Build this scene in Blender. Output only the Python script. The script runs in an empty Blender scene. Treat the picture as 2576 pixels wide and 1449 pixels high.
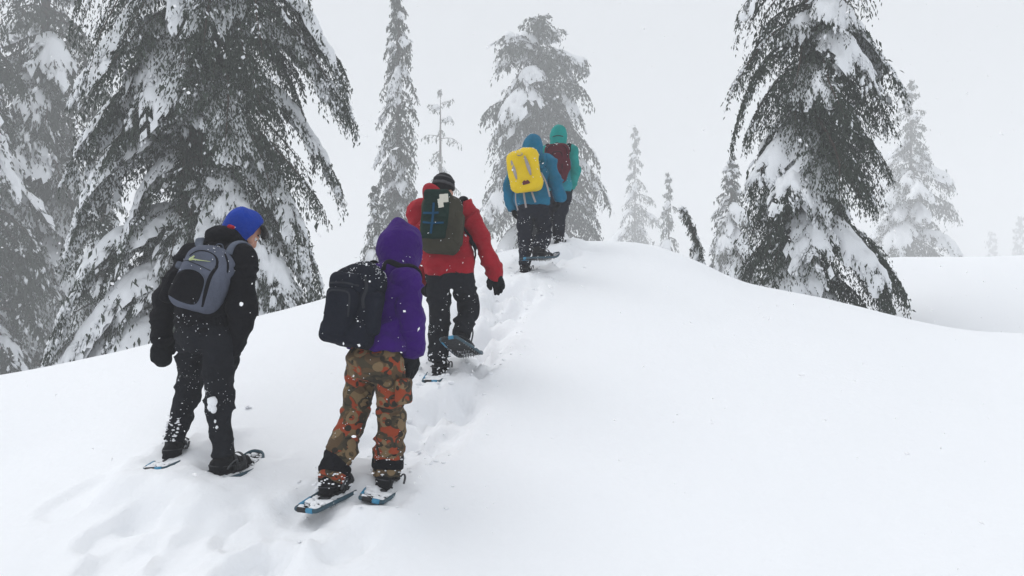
import bpy, math, random
import numpy as np
from mathutils import Vector, Matrix

SC = bpy.context.scene
COL = SC.collection

# ---------------------------------------------------------------- camera
F = 2022.0          # focal length in pixels of a 2576 px wide picture
CZ = 1.6            # eye height above the datum
cam_data = bpy.data.cameras.new('camera')
cam = bpy.data.objects.new('camera', cam_data)
COL.objects.link(cam)
cam.location = (0, 0, CZ)
cam.rotation_euler = (math.radians(90), 0, 0)
cam_data.sensor_width = 36.0
cam_data.lens = 36.0 * F / 2576.0
cam_data.clip_start = 0.05
cam_data.clip_end = 2000
SC.camera = cam

# ---------------------------------------------------------------- sky, sun, exposure
SUN_EL, SUN_ROT = math.radians(56), math.radians(-62)
world = bpy.data.worlds.new('World'); SC.world = world
world.use_nodes = True
wt = world.node_tree; wt.nodes.clear()
sky = wt.nodes.new('ShaderNodeTexSky'); sky.sky_type = 'NISHITA'; sky.sun_disc = False
sky.sun_elevation = SUN_EL; sky.sun_rotation = SUN_ROT
bsky = wt.nodes.new('ShaderNodeBackground'); bsky.inputs['Strength'].default_value = 0.05
wt.links.new(sky.outputs['Color'], bsky.inputs['Color'])
# the closed cloud deck over the whole sky
bcl = wt.nodes.new('ShaderNodeBackground')
bcl.inputs['Color'].default_value = (0.92, 0.955, 1.0, 1); bcl.inputs['Strength'].default_value = 0.87
mixw = wt.nodes.new('ShaderNodeMixShader'); mixw.inputs[0].default_value = 0.93
wo = wt.nodes.new('ShaderNodeOutputWorld')
wt.links.new(bsky.outputs[0], mixw.inputs[1]); wt.links.new(bcl.outputs[0], mixw.inputs[2])
wt.links.new(mixw.outputs[0], wo.inputs['Surface'])

sun_data = bpy.data.lights.new('sun', 'SUN'); sun = bpy.data.objects.new('sun', sun_data); COL.objects.link(sun)
sun_data.energy = 1.42; sun_data.angle = math.radians(45); sun_data.color = (1.0, 0.985, 0.97)
sun.location = (0, 0, 60)
# sun_rotation 0 is +Y, turning clockwise seen from above
sd = Vector((math.sin(SUN_ROT) * math.cos(SUN_EL), math.cos(SUN_ROT) * math.cos(SUN_EL), math.sin(SUN_EL)))
sun.rotation_euler = sd.to_track_quat('Z', 'Y').to_euler()

SC.view_settings.view_transform = 'Standard'; SC.view_settings.look = 'None'
SC.view_settings.exposure = 0.0; SC.view_settings.gamma = 1.0; SC.view_settings.use_curve_mapping = False
SC.render.engine = 'CYCLES'
cy = SC.cycles
cy.use_denoising = True
try: cy.denoiser = 'OPENIMAGEDENOISE'
except Exception: pass
cy.max_bounces = 8; cy.diffuse_bounces = 3; cy.glossy_bounces = 2; cy.transmission_bounces = 2
cy.volume_bounces = 3; cy.transparent_max_bounces = 8
cy.use_adaptive_sampling = True; cy.adaptive_threshold = 0.02
SC.render.use_persistent_data = False

HAZE_DENSITY = 0.0047

# ---------------------------------------------------------------- helpers
def pt(px, py, Y):
    """picture pixel (2576 wide) and distance -> point in the place"""
    return np.array([(px - 1288.0) / F * Y, Y, CZ + (724.5 - py) / F * Y])

_H = np.random.RandomState(7).rand(4096).astype(np.float64)
def vnoise(p, seed=0):
    """value noise in [-1,1], p (N,3)"""
    p = np.asarray(p, float); i = np.floor(p).astype(np.int64); f = p - i
    f = f * f * f * (f * (f * 6 - 15) + 10)
    def h(dx, dy, dz):
        n = (i[:, 0] + dx) * 73856093 ^ (i[:, 1] + dy) * 19349663 ^ (i[:, 2] + dz) * 83492791 ^ (seed * 2654435761)
        n = (n ^ (n >> 13)) * 1274126177
        return _H[(n ^ (n >> 16)) & 4095]
    x, y, z = f[:, 0], f[:, 1], f[:, 2]
    a = h(0,0,0)*(1-x)+h(1,0,0)*x; b = h(0,1,0)*(1-x)+h(1,1,0)*x
    c = h(0,0,1)*(1-x)+h(1,0,1)*x; d = h(0,1,1)*(1-x)+h(1,1,1)*x
    return ((a*(1-y)+b*y)*(1-z) + (c*(1-y)+d*y)*z) * 2 - 1
def fbm(p, seed=0, oct=3):
    p = np.asarray(p, float); r = np.zeros(len(p)); a = 0.5
    for k in range(oct):
        r += a * vnoise(p * (2.03 ** k), seed + k * 17); a *= 0.5
    return r / (1 - 0.5 ** oct)
def smoothstep(a, b, x):
    t = np.clip((x - a) / (b - a), 0, 1); return t * t * (3 - 2 * t)

def mesh_np(name, verts, quads=None, tris=None, mats=(), mat_idx=None, smooth=True):
    me = bpy.data.meshes.new(name)
    nq = 0 if quads is None else len(quads); nt = 0 if tris is None else len(tris)
    me.vertices.add(len(verts)); me.vertices.foreach_set('co', np.ascontiguousarray(verts, np.float32).ravel())
    loops = []
    if nq: loops.append(np.asarray(quads, np.int32).ravel())
    if nt: loops.append(np.asarray(tris, np.int32).ravel())
    loops = np.concatenate(loops)
    me.loops.add(len(loops)); me.loops.foreach_set('vertex_index', loops)
    st = np.concatenate([np.arange(nq) * 4, nq * 4 + np.arange(nt) * 3]).astype(np.int32)
    me.polygons.add(nq + nt); me.polygons.foreach_set('loop_start', st)
    me.update(calc_edges=True)
    for m in mats: me.materials.append(m)
    if mat_idx is not None: me.polygons.foreach_set('material_index', np.asarray(mat_idx, np.int32))
    me.polygons.foreach_set('use_smooth', np.full(nq + nt, bool(smooth)))
    me.update()
    return me
def link(name, me, parent=None, loc=None, **tags):
    """link a mesh whose vertices are in world space (moved to sit round its base or its parent)"""
    o = bpy.data.objects.new(name, me); COL.objects.link(o)
    if parent is not None:
        o.parent = parent
    elif loc is not None:
        o.location = [float(v) for v in loc]
    for k, v in tags.items(): o[k] = v
    return o
def local(verts, base):
    return np.asarray(verts, float) - np.asarray(base, float)[None, :]
def empty(name, loc, label, cat, group=None):
    o = bpy.data.objects.new(name, None); COL.objects.link(o); o.location = [float(v) for v in loc]
    o.empty_display_size = 0.2; o['label'] = label; o['category'] = cat
    if group: o['group'] = group
    return o

# ---------------------------------------------------------------- materials
def mat(name, col, rough=0.8, bump=0.0, bscale=40.0, var=0.0, vscale=6.0, spec=0.3, sheen=0.0, stretch=None):
    m = bpy.data.materials.new(name); m.use_nodes = True
    nt = m.node_tree; b = nt.nodes['Principled BSDF']
    b.inputs['Base Color'].default_value = (*col, 1); b.inputs['Roughness'].default_value = rough
    b.inputs['Specular IOR Level'].default_value = spec
    if sheen: b.inputs['Sheen Weight'].default_value = sheen
    tc = nt.nodes.new('ShaderNodeTexCoord'); vec = tc.outputs['Object']
    if stretch:
        mp = nt.nodes.new('ShaderNodeMapping'); mp.inputs['Scale'].default_value = stretch
        nt.links.new(vec, mp.inputs['Vector']); vec = mp.outputs['Vector']
    if var:
        n = nt.nodes.new('ShaderNodeTexNoise'); n.inputs['Scale'].default_value = vscale; n.inputs['Detail'].default_value = 4
        nt.links.new(vec, n.inputs['Vector'])
        mx = nt.nodes.new('ShaderNodeMix'); mx.data_type = 'RGBA'
        mx.inputs['A'].default_value = (*[c * (1 - var) for c in col], 1)
        mx.inputs['B'].default_value = (*[min(1, c * (1 + var)) for c in col], 1)
        nt.links.new(n.outputs['Fac'], mx.inputs['Factor']); nt.links.new(mx.outputs['Result'], b.inputs['Base Color'])
    if bump:
        n2 = nt.nodes.new('ShaderNodeTexNoise'); n2.inputs['Scale'].default_value = bscale; n2.inputs['Detail'].default_value = 5
        nt.links.new(vec, n2.inputs['Vector'])
        bp = nt.nodes.new('ShaderNodeBump'); bp.inputs['Strength'].default_value = bump; bp.inputs['Distance'].default_value = 0.02
        nt.links.new(n2.outputs['Fac'], bp.inputs['Height']); nt.links.new(bp.outputs['Normal'], b.inputs['Normal'])
    return m
M_SNOW = mat('snow', (0.87, 0.885, 0.91), 0.65, bump=0.28, bscale=24, spec=0.15)
M_PAD = mat('snow_on_boughs', (0.80, 0.82, 0.845), 0.8, bump=0.35, bscale=26, spec=0.1)
M_NEEDLE = mat('needles', (0.030, 0.042, 0.030), 0.75, var=0.55, vscale=2.2, spec=0.15)
M_RIME = mat('snow_on_needles', (0.72, 0.745, 0.775), 0.8, spec=0.1)
M_BARK = mat('bark', (0.055, 0.040, 0.034), 0.95, bump=0.9, bscale=14, var=0.5, vscale=5, spec=0.05, stretch=(3, 3, 0.5))
# ---------------------------------------------------------------- the snow-covered ground
_g = []     # control points of the ground (x, y, z)
def gp(px, py, Y): _g.append(pt(px, py, Y))
def gw(x, y, z): _g.append(np.array([x, y, z]))
# foreground slope
for px in (-300, 300, 900, 1500, 2100, 2800): gp(px, 1490, 3.85)
for a in ((400, 1185, 4.85), (590, 1190, 4.9), (940, 1250, 4.68), (790, 1320, 4.3), (1100, 955, 6.45), (1170, 915, 6.7), (1320, 690, 9.6),
          (1405, 625, 11.0), (1250, 800, 8.05), (100, 1150, 5.4), (1500, 1150, 5.3), (2000, 1150, 5.3), (2500, 1180, 5.2),
          (1500, 900, 7.0), (2000, 920, 7.1), (2500, 960, 7.0), (1500, 720, 9.3), (1750, 790, 8.6), (-300, 1250, 5.0)): gp(*a)
# crest of the foreground mound
CREST = [(-300, 990, 6.4), (0, 945, 6.9), (200, 905, 7.3), (380, 865, 7.7), (640, 797, 8.4), (850, 740, 9.1), (1060, 690, 10.0), (1260, 632, 11.2),
         (1360, 614, 11.9), (1440, 607, 12.2), (1520, 607, 12.2), (1620, 617, 12.0), (1700, 638, 11.6), (1780, 671, 11.1), (1860, 709, 10.6), (1930, 733, 10.2),
         (2040, 754, 9.9), (2150, 778, 9.5), (2250, 802, 9.2), (2340, 826, 8.9), (2440, 838, 8.7), (2576, 845, 8.6), (2900, 860, 8.5)]
for px, py, Y in CREST: gp(px, py, Y)
# ground falling away behind the crest
for px, py, Y in CREST:
    k = 1.0 if px < 1980 else 0.0
    drop = 0.32 if px < 1900 else 0.16
    p = pt(px, py, Y); q = pt(px, py, Y + 1.7)
    gw(q[0], q[1], p[2] - drop)
for px, Y, z in ((-300, 11, .2), (200, 11.5, .0), (600, 12, -.05), (1000, 14, .2), (1400, 17, .7), (1700, 16, .55), (1960, 13.5, .9),
                 (200, 20, -1.2), (700, 20, -1.0), (1000, 25, -1.0), (1400, 28, -.6), (1650, 30, -.8), (1850, 24, -.2),
                 (0, 45, -4), (900, 50, -4), (1500, 50, -4), (2000, 50, -2.2), (2500, 55, 0.2),
                 (0, 130, -10), (1288, 130, -10), (2576, 130, -8), (0, 300, -16), (1288, 300, -16), (2576, 300, -14), (-900, 60, -5), (-900, 20, -1.0), (3400, 60, -2)):
    p = pt(px, 724, Y); gw(p[0], p[1], z)
# hollow and the rise on the right
for a in ((2350, 748, 16.5), (2576, 748, 16.5), (2900, 742, 16.5), (2180, 735, 18.5), (2130, 668, 22.5), (2240, 656, 20.5), (2330, 664, 20.5), (2420, 656, 20.5), (2576, 645, 20.5), (2900, 630, 20.5), (3300, 620, 20.5), (2000, 720, 24)): gp(*a)
for px, z in ((2150, .30), (2300, .34), (2450, .42), (2576, .48), (2900, .55)):
    p = pt(px, 700, 12.6); gw(p[0], p[1], z)
for px, z in ((2120, 1.3), (2240, 1.5), (2420, 1.5), (2576, 1.6), (2900, 1.8)):
    p = pt(px, 700, 29); gw(p[0], p[1], z)
gw(-3, 0, -0.35); gw(0, 0, -0.3); gw(3, 0, -0.35); gw(0, 2, -0.1); gw(-2.5, 2, -.15); gw(2.5, 2, -.15)
_G = np.array(_g)
def _uv(x, y):
    yy = np.maximum(y, 0.0); u = np.clip(x / (yy + 3.0), -1.7, 1.7)
    return np.stack([u * 4.0, np.log(yy + 3.0) * 3.2], -1)
def _phi(d2): return 0.5 * d2 * np.log(d2 + 1e-9)
def _fit():
    c = _uv(_G[:, 0], _G[:, 1]); n = len(c)
    # work on the height over distance, so the crest line stays crisp near and far
    K = _phi(((c[:, None] - c[None]) ** 2).sum(-1)) + np.eye(n) * 1e-4
    Pm = np.concatenate([np.ones((n, 1)), c], 1)
    A = np.zeros((n + 3, n + 3)); A[:n, :n] = K; A[:n, n:] = Pm; A[n:, :n] = Pm.T
    w = np.linalg.solve(A, np.concatenate([_G[:, 2], np.zeros(3)]))
    return c, w
_C, _W = _fit()
def ground_smooth(x, y):
    x = np.asarray(x, float).ravel(); y = np.asarray(y, float).ravel(); out = np.empty(len(x))
    for s in range(0, len(x), 20000):
        q = _uv(x[s:s+20000], y[s:s+20000])
        d2 = ((q[:, None] - _C[None]) ** 2).sum(-1)
        out[s:s+20000] = _phi(d2) @ _W[:-3] + _W[-3] + q @ _W[-2:]
    return out

def hit(px, py, y0=2.5, y1=14.0):
    """where the sight line of a picture pixel first meets the ground"""
    Y = np.linspace(y0, y1, 1200); x = (px - 1288.0) / F * Y
    z = ground_smooth(x, Y); zr = CZ + (724.5 - py) / F * Y
    i = np.argmax(zr < z); i = i if zr[i] < z[i] else len(Y) - 1
    return np.array([x[i], Y[i], z[i]])
# (px, py, length, width, heading clockwise from +Y in degrees, depth)
PRINTS = [(310, 1330, .42, .26, 55, .05), (420, 1262, .45, .24, 48, .045), (650, 1425, .42, .30, 40, .09), (300, 1410, .36, .30, 60, .06), (480, 1385, .40, .26, 20, .04), (560, 1300, .35, .22, 50, .03), (200, 1250, .4, .3, 35, .03), (620, 1330, .40, .26, 35, .06), (520, 1255, .42, .26, 45, .05), (870, 1360, .42, .26, 25, .05), (1010, 1180, .42, .26, 15, .06), (1050, 1120, .40, .26, 20, .06),
          (560, 1198, .5, .3, 40, .02), (905, 1140, .4, .26, 20, .045), (1020, 1100, .45, .28, 25, .05), (1075, 1045, .5, .3, 20, .05),
          (1180, 905, .55, .3, 25, .12), (1215, 835, .5, .28, 20, .11), (1190, 790, .5, .28, 20, .10), (1255, 770, .5, .28, 25, .10),
          (1265, 715, .5, .28, 20, .06), (1370, 660, .5, .28, 20, .05), (1150, 925, .5, .3, 15, .06)]
TRENCH = [(770, 1300, .50, .42, 30, .10), (735, 1350, .34, .30, 50, .05)]
TRAIL = [(690, 1440), (800, 1290), (940, 1235), (1060, 1080), (1120, 965), (1180, 880), (1235, 800), (1275, 735), (1335, 685), (1405, 632)]
_trail = np.array([hit(*q) for q in TRAIL])
_dents = [(hit(px, py), L, W, math.radians(h), d) for px, py, L, W, h, d in PRINTS + TRENCH]

# feet of the five hikers: ankle (px, py, distance), snowshoe (yaw, pitch, roll), snow lying over tail / middle / nose of a planted shoe (None: in the air)
FEET = {
 (1, 'L'): ((436, 1112, 5.02), (4, 2, -4), (.0, .07, .10)), (1, 'R'): ((561, 1150, 4.86), (24, 3, 4), (.05, -.005, .030)),
 (2, 'L'): ((834, 1200, 4.58), (22, 5, 0), (-.09, -.015, .10)), (2, 'R'): ((974, 1184, 4.72), (8, 1, 9), (-.015, .05, .09)),
 (3, 'L'): ((1103, 908, 6.50), (9, 8, 0), (.000, .045, .075)), (3, 'R'): ((1160, 845, 6.48), (22, -22, -10), None),
 (4, 'L'): ((1319, 668, 9.63), (15, 6, 0), (.02, .05, .08)), (4, 'R'): ((1354, 628, 9.53), (48, 2, -6), None),
 (5, 'L'): ((1358, 574, 10.94), (20, -48, 0), None), (5, 'R'): ((1405, 604, 11.0), (22, 6, 0), (.06, .09, .12))}
def shoe_frame(yaw, pitch, roll=0.0):
    """yaw clockwise from +Y, pitch nose up, roll right side down"""
    y, p, ro = math.radians(yaw), math.radians(pitch), math.radians(roll)
    Yv = np.array([math.sin(y) * math.cos(p), math.cos(y) * math.cos(p), math.sin(p)]); X = np.array([math.cos(y), -math.sin(y), 0.0]); Z = np.cross(X, Yv)
    X2 = X * math.cos(ro) - Z * math.sin(ro); Z2 = np.cross(X2, Yv); return X2, Yv, Z2
_planted = []
for k_, (an_, ang_, cov_) in FEET.items():
    if cov_ is not None:
        X_, Y_, Z_ = shoe_frame(*ang_); a_ = pt(*an_); _planted.append((a_ - Z_ * .105 - Y_ * .255, X_, Y_, Z_, cov_, a_))
def ground(x, y):
    x = np.asarray(x, float).ravel(); y = np.asarray(y, float).ravel()
    z = ground_smooth(x, y)
    near = np.where((y > 1) & (y < 15) & (np.abs(x) < 8))[0]
    if len(near):
        X, Y = x[near], y[near]; dz = np.zeros(len(near))
        # wind-smoothed ripples
        dz += 0.018 * vnoise(np.stack([X * .9, Y * .9, X * 0], -1), 3) + 0.006 * vnoise(np.stack([X * 2.6, Y * 2.6, X * 0], -1), 5)
        # trodden trail
        d = np.full(len(near), 9.0)
        for a, b in zip(_trail[:-1, :2], _trail[1:, :2]):
            ab = b - a; t = np.clip(((X - a[0]) * ab[0] + (Y - a[1]) * ab[1]) / (ab @ ab), 0, 1)
            d = np.minimum(d, np.hypot(X - a[0] - t * ab[0], Y - a[1] - t * ab[1]))
        wob = 0.10 * vnoise(np.stack([X * 2.2, Y * 2.2, X * 0], -1), 11)
        band = 1 - smoothstep(.14, .38, d + wob)
        amt = smoothstep(4.6, 6.0, Y) * .85 + .15
        q = np.stack([X * 6, Y * 6, X * 0], -1)
        chunk = fbm(q, 21, 3)
        dz += band * amt * (-0.09 + 0.22 * chunk)
        blk = vnoise(np.stack([X * 4.6 + wob * 6, Y * 4.6, X * 0], -1), 71) ; dz += band * amt * .075 * (smoothstep(-.12, .10, blk) - .5)
        rim = np.exp(-((d + wob - .38) / .11) ** 2)
        dz += rim * amt * (0.022 + 0.055 * np.maximum(0, fbm(q * .8, 31, 2)))
        for c, L, W, h, dep in _dents:
            s, co = math.sin(h), math.cos(h)
            f = ((X - c[0]) * s + (Y - c[1]) * co) / (L / 2); r = ((X - c[0]) * co - (Y - c[1]) * s) / (W / 2)
            rr = np.hypot(f, r) + 0.10 * vnoise(np.stack([X * 11, Y * 11, X * 0 + dep * 90], -1), 43) + 0.16 * vnoise(np.stack([X * 5, Y * 5, X * 0 + dep * 50], -1), 41)
            dz += -dep * (1 - smoothstep(.82, 1.08, rr)) + .34 * dep * np.exp(-((rr - 1.25) / .22) ** 2) * (.5 + .5 * np.abs(vnoise(q * .7, 51)))
        zz = z[near] + dz
        mess = np.exp(-((X + 1.45) / .75) ** 2 - ((Y - 4.15) / .45) ** 2) + .8 * np.exp(-((X + .85) / .35) ** 2 - ((Y - 4.5) / .35) ** 2); zz = zz + mess * .030 * fbm(np.stack([X * 7, Y * 7, X * 0], -1), 77, 3)
        # snow pressed down under, and fallen back over, the planted snowshoes
        wm = np.zeros(len(near)); sw = np.full(len(near), 1e-9); st = np.zeros(len(near))
        for o, Xs, Ys, Zs, cov, an in _planted:
            h2 = Ys[:2] / np.linalg.norm(Ys[:2]); s2 = np.array([h2[1], -h2[0]]); dx, dy = X - o[0], Y - o[1]
            v = dx * h2[0] + dy * h2[1]; u = dx * s2[0] + dy * s2[1]
            out = np.hypot(np.maximum(np.abs(u) - .11, 0), np.maximum(np.abs(v - .28) - .29, 0))
            k = np.where(out < .40)[0]
            if not len(k): continue
            v, u, out, x_, y_ = v[k], u[k], out[k], X[k], Y[k]
            plane = o[2] - (dx[k] * Zs[0] + dy[k] * Zs[1]) / Zs[2]
            cc = np.interp(v, [0, .10, .28, .5], [cov[0], cov[0], cov[1], cov[2]])
            cc = cc + .020 * vnoise(np.stack([x_ * 14, y_ * 14, x_ * 0], -1), 61) + .012 * vnoise(np.stack([x_ * 30, y_ * 30, x_ * 0], -1), 62)
            cc = cc + .035 * smoothstep(.02, .12, out) * (cc < .04)
            rb = np.hypot(x_ - an[0], y_ - an[1]); cc = cc - .03 * np.exp(-(rb / .10) ** 2)
            w = 1 - smoothstep(.02, .30, out); w3 = w ** 4
            wm[k] = np.maximum(wm[k], w); sw[k] += w3; st[k] += w3 * (plane + cc)
        zz = zz * (1 - wm) + wm * np.where(sw > 1e-8, st / sw, zz)
        z[near] = zz
    return z
def gz(x, y): return float(ground([x], [y])[0])

def _axis(lo, hi, step, far_lo, far_hi, k=1.16):
    a = list(np.arange(lo, hi, step)); s = step; v = hi
    while v < far_hi: a.append(v); s *= k; v += s
    a.append(far_hi); s = step; v = lo; b = []
    while v > far_lo: s *= k; v -= s; b.append(max(v, far_lo))
    return np.array(b[::-1] + a)
def build_ground():
    xs = _axis(-5.5, 7.0, .040, -295, 295); ys = _axis(3.2, 13.0, .038, -60, 415)
    X, Y = np.meshgrid(xs, ys, indexing='ij'); Z = ground(X, Y)
    V = np.stack([X.ravel(), Y.ravel(), Z], -1)
    nx, ny = len(xs), len(ys); i = np.arange(nx * ny).reshape(nx, ny)
    Q = np.stack([i[:-1, :-1], i[1:, :-1], i[1:, 1:], i[:-1, 1:]], -1).reshape(-1, 4)
    o = link('snow_ground', mesh_np('snow_ground', V, Q, mats=[M_SNOW]), kind='structure')
    return o
build_ground()
M_FROST = mat('frosted_needles', (0.24, 0.26, 0.265), .85, var=.35, vscale=9, spec=.1)
# ---------------------------------------------------------------- snow-laden conifers
def trunk_mesh(name, pts, radii, seg=12):
    pts = np.asarray(pts, float); n = len(pts); V = []
    for i in range(n):
        a = np.linspace(0, 2 * math.pi, seg, endpoint=False)
        r = radii[i] * (1 + .13 * vnoise(np.stack([np.cos(a) * 2, np.sin(a) * 2, a * 0 + i * .8], -1), 5))
        V.append(np.stack([pts[i, 0] + np.cos(a) * r, pts[i, 1] + np.sin(a) * r, np.full(seg, pts[i, 2])], -1))
    V = np.concatenate(V); Q = []
    for i in range(n - 1):
        for j in range(seg):
            k = (j + 1) % seg; Q.append((i * seg + j, i * seg + k, (i + 1) * seg + k, (i + 1) * seg + j))
    return V, np.array(Q)

def conifer(name, label, base, H, prof, nb, seed, detail=1.0, up=.25, droop=1.0, snow=.5, lean=(0, 0), trunk_r=.2, group=None, cat='tree',
            snowside=None, first=.03, dens=1.0, bend=0.0, hang=.6, extra=None, wid=.42, recess=None, ztop=1e9, jit=(.62, 1.2)):
    """prof(t): reach of the boughs at height fraction t; snowside: direction (x, y) from which the snow came"""
    R = np.random.RandomState(seed)
    base = np.asarray(base, float)
    root = empty(name, base, label, cat, group)
    def axis(t):
        t = np.asarray(t, float)
        return np.stack([lean[0] * t + bend * t ** 4, lean[1] * t, H * (t - .10 * abs(bend) * t ** 5)], -1)
    tt = np.linspace(0, 1, 14); ax = axis(tt); ax[0, 2] -= .5
    V, Q = trunk_mesh('trunk', ax, trunk_r * (1 - tt) ** .8 + .012)
    link('trunk', mesh_np('trunk', V, Q, mats=[M_BARK]), root)
    LV, LQ, nl = [], [], 0
    FP, FD, FL, FS = [], [], [], []                  # needle sprays: position, direction, length
    CP, CR, CT = [], [], []                  # clots of snow on the twigs
    SV, SQ, ns = [], [], 0
    sp = .046 * detail
    hs = first + (1 - first) * (np.arange(nb) + R.rand(nb)) / nb
    hs = np.sort(hs) ** 1.0
    boughs = [(t, 2.399963 * i + R.normal(0, .45), prof(t) * R.uniform(*jit), R.rand(), None) for i, t in enumerate(hs)]
    if recess: boughs = [(t, az, L * (.45 if abs((az % 6.28319) - recess[1]) < recess[2] and t < recess[0] else 1), r, f) for t, az, L, r, f in boughs]
    if extra: boughs += [(t, az, L, .95, f) for t, az, L, f in extra]
    for t, az, L, rnd, force in boughs:
        if L < .06: continue
        dh = np.array([math.sin(az), math.cos(az), 0.0])
        b0 = axis(t)
        u_ = up * R.uniform(.6, 1.4) + .5 * smoothstep(.7, 1, t); d_ = droop * R.uniform(.75, 1.3) * (1 - .45 * smoothstep(.75, 1, t))
        yaw = R.normal(0, .25); side = np.array([dh[1], -dh[0], 0.0])
        k1, k2, k3 = R.uniform(0, 6.28, 3); kz = R.uniform(.02, .055)
        def P(s):
            s = np.asarray(s, float)[..., None]
            return b0 + dh * (L * s * (1 - .18 * s * d_)) + side * (yaw * L * .5 * s * s) + np.array([0, 0, 1.0]) * (L * (u_ * s - (d_ * .82) * s ** 2.0 + kz * s * np.sin(7 * s + k1))) + side * (L * kz * 1.3 * s * np.sin(6 * s + k2))
        nseg = 7; s7 = np.linspace(0, 1, nseg); pc = P(s7)
        r7 = (.012 + .016 * L) * (1 - s7 * .85)
        a = np.linspace(0, 2 * math.pi, 5, endpoint=False)
        ring = np.stack([np.cos(a), np.sin(a)], -1)
        vv = pc[:, None, :] + r7[:, None, None] * (ring[None, :, :1] * side + ring[None, :, 1:] * np.array([0, 0, 1.0]))
        LV.append(vv.reshape(-1, 3))
        qi = np.arange(nseg * 5).reshape(nseg, 5)
        LQ.append(np.stack([qi[:-1], np.roll(qi, -1, 1)[:-1], np.roll(qi, -1, 1)[1:], qi[1:]], -1).reshape(-1, 4) + nl); nl += nseg * 5
        # side twigs of the fan
        hid = 1.0 * (.38 if dh[1] > .3 else 1) * (.45 if b0[2] + base[2] - .2 * L > ztop else 1)
        nt_ = max(5, int(L * .92 / sp * dens * hid))
        s = np.repeat(np.linspace(.10, 1.0, nt_) + R.uniform(-.3, .3, nt_) / nt_, 2); s = np.clip(s, .05, 1.0)
        sg = np.tile([1.0, -1.0], nt_)
        prof_l = np.sin(np.pi * (.14 + .80 * s)) ** .8
        l = L * wid * prof_l * R.uniform(.55, 1.2, len(s)) + .02 * detail
        lmax = .75 * max(1.0, detail * .7); l = np.minimum(l, lmax)
        T = (P(s + .02) - P(s - .02)); T /= np.linalg.norm(T, axis=1)[:, None]
        fwd = .55 + .5 * s
        d0 = T * fwd[:, None] + side[None] * (sg * (1.05 - .55 * s))[:, None]; d0 /= np.linalg.norm(d0, axis=1)[:, None]
        g = hang * R.uniform(.6, 1.5, len(s))
        nu = max(3, int(np.ceil(l.max() / (.034 * detail))))
        U = (np.arange(nu)[None] + R.rand(len(s), nu)) / nu
        q = P(s)[:, None] + d0[:, None] * (l[:, None] * U)[..., None]
        q[..., 2] -= (g * l)[:, None] * U ** 1.8
        tang = d0[:, None] - np.array([0, 0, 1.0]) * (1.8 * g[:, None] * U ** .8)[..., None]
        keep = (U * l.max() < l[:, None] * 1.0 * l.max() / l.max() + 9) & (R.rand(*U.shape) < np.clip(l[:, None] / l.max() + .25, 0, 1))
        # how much snow this bough carries
        if force is not None: w = force
        else:
            w = snow * (.12 + 2.3 * rnd ** 2.4)
            if snowside is not None: w *= .68 + .5 * (dh[0] * snowside[0] + dh[1] * snowside[1])
            w = float(np.clip(w, 0, 1.2))
        qq = q[keep]; tg = tang[keep]
        nz = fbm(qq * (4.5 / detail ** .5) + seed, 71, 2)
        tg = tg + R.normal(0, .42, tg.shape); tg[:, 2] -= .3
        FS.append(R.rand(len(qq)) < np.clip(.015 + .20 * w * smoothstep(-.1, .4, nz), 0, .5))
        FP.append(qq); FD.append(tg); FL.append(R.uniform(.6, 1.4, len(qq)) * detail * .036)
        # needle fringe hanging below the twigs
        fr = qq[R.rand(len(qq)) < .75]; k = len(fr)
        fr = fr + R.normal(0, .02 * detail, fr.shape); fr[:, 2] -= R.uniform(.01, .14, k) * min(1.0, .15 + L / (detail * .9)) * max(1.0, detail * .8)
        FS.append(R.rand(k) < .05 + .06 * w); FP.append(fr); FD.append(np.array([0, 0, -1.0]) + R.normal(0, .38, fr.shape)); FL.append(R.uniform(.7, 1.5, k) * detail * .036)
        nh = max(3, int(nt_ * 5 * min(1, .12 + .7 * L / detail)))
        hp = P(R.uniform(.0, .85, nh)); hp = hp + side * R.normal(0, .13 * L, nh)[:, None]; hp[:, 2] -= .03 * detail + R.uniform(0, .24, nh) * min(max(1.0, detail * .8), L)
        FS.append(np.zeros(nh, bool)); FP.append(hp); FD.append(np.array([0, 0, -1.0]) + R.normal(0, .4, hp.shape)); FL.append(R.uniform(.8, 1.6, nh) * detail * .062)
        # dusting: little clots of snow caught on the twigs
        sc = R.rand(len(qq)) < np.clip(.002 + .01 * w + 1.5 * w * smoothstep(.10, .35, nz), 0, .9)
        cp = qq[sc]; k = len(cp)
        if k:
            cp = cp + np.array([0, 0, .014 * detail]); CP.append(cp); CR.append(R.uniform(.009, .028, k) * detail * (.75 + .5 * min(w, 1)))
            CT.append(tang[keep][sc])
        # snow pad lying on the fan: a heap of rounded lumps
        if w > .30 and L > .2:
            cell = .046 * detail
            gs = int(np.clip(L / cell, 7, 46)); gt = int(np.clip(L * wid * 2 / cell, 7, 30)) // 2 * 2 + 1
            ss = np.linspace(.05, 1.05, gs); th = np.linspace(-1.08, 1.08, gt)
            S, Th = np.meshgrid(ss, th, indexing='ij')
            Tm = (P(ss + .02) - P(ss - .02)); Tm /= np.linalg.norm(Tm, axis=1)[:, None]
            fw = .55 + .5 * S; dd = Tm[:, None] * fw[..., None] + side * (np.sign(Th) * (1.05 - .55 * S))[..., None]; dd /= np.linalg.norm(dd, axis=2)[..., None] + 1e-9
            ll = np.minimum(L * wid * .92 * np.sin(np.pi * (.14 + .80 * np.clip(S, 0, 1))) ** .8 + .02, lmax)
            pos = P(S) + dd * (ll * np.abs(Th))[..., None]
            pos[..., 2] -= hang * ll * np.abs(Th) ** 1.8
            area = L * L * wid * 1.3
            nl_ = int(np.clip(area * (60 / detail ** 1.6) * (w * 1.5 - .12), 3, 120))
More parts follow.
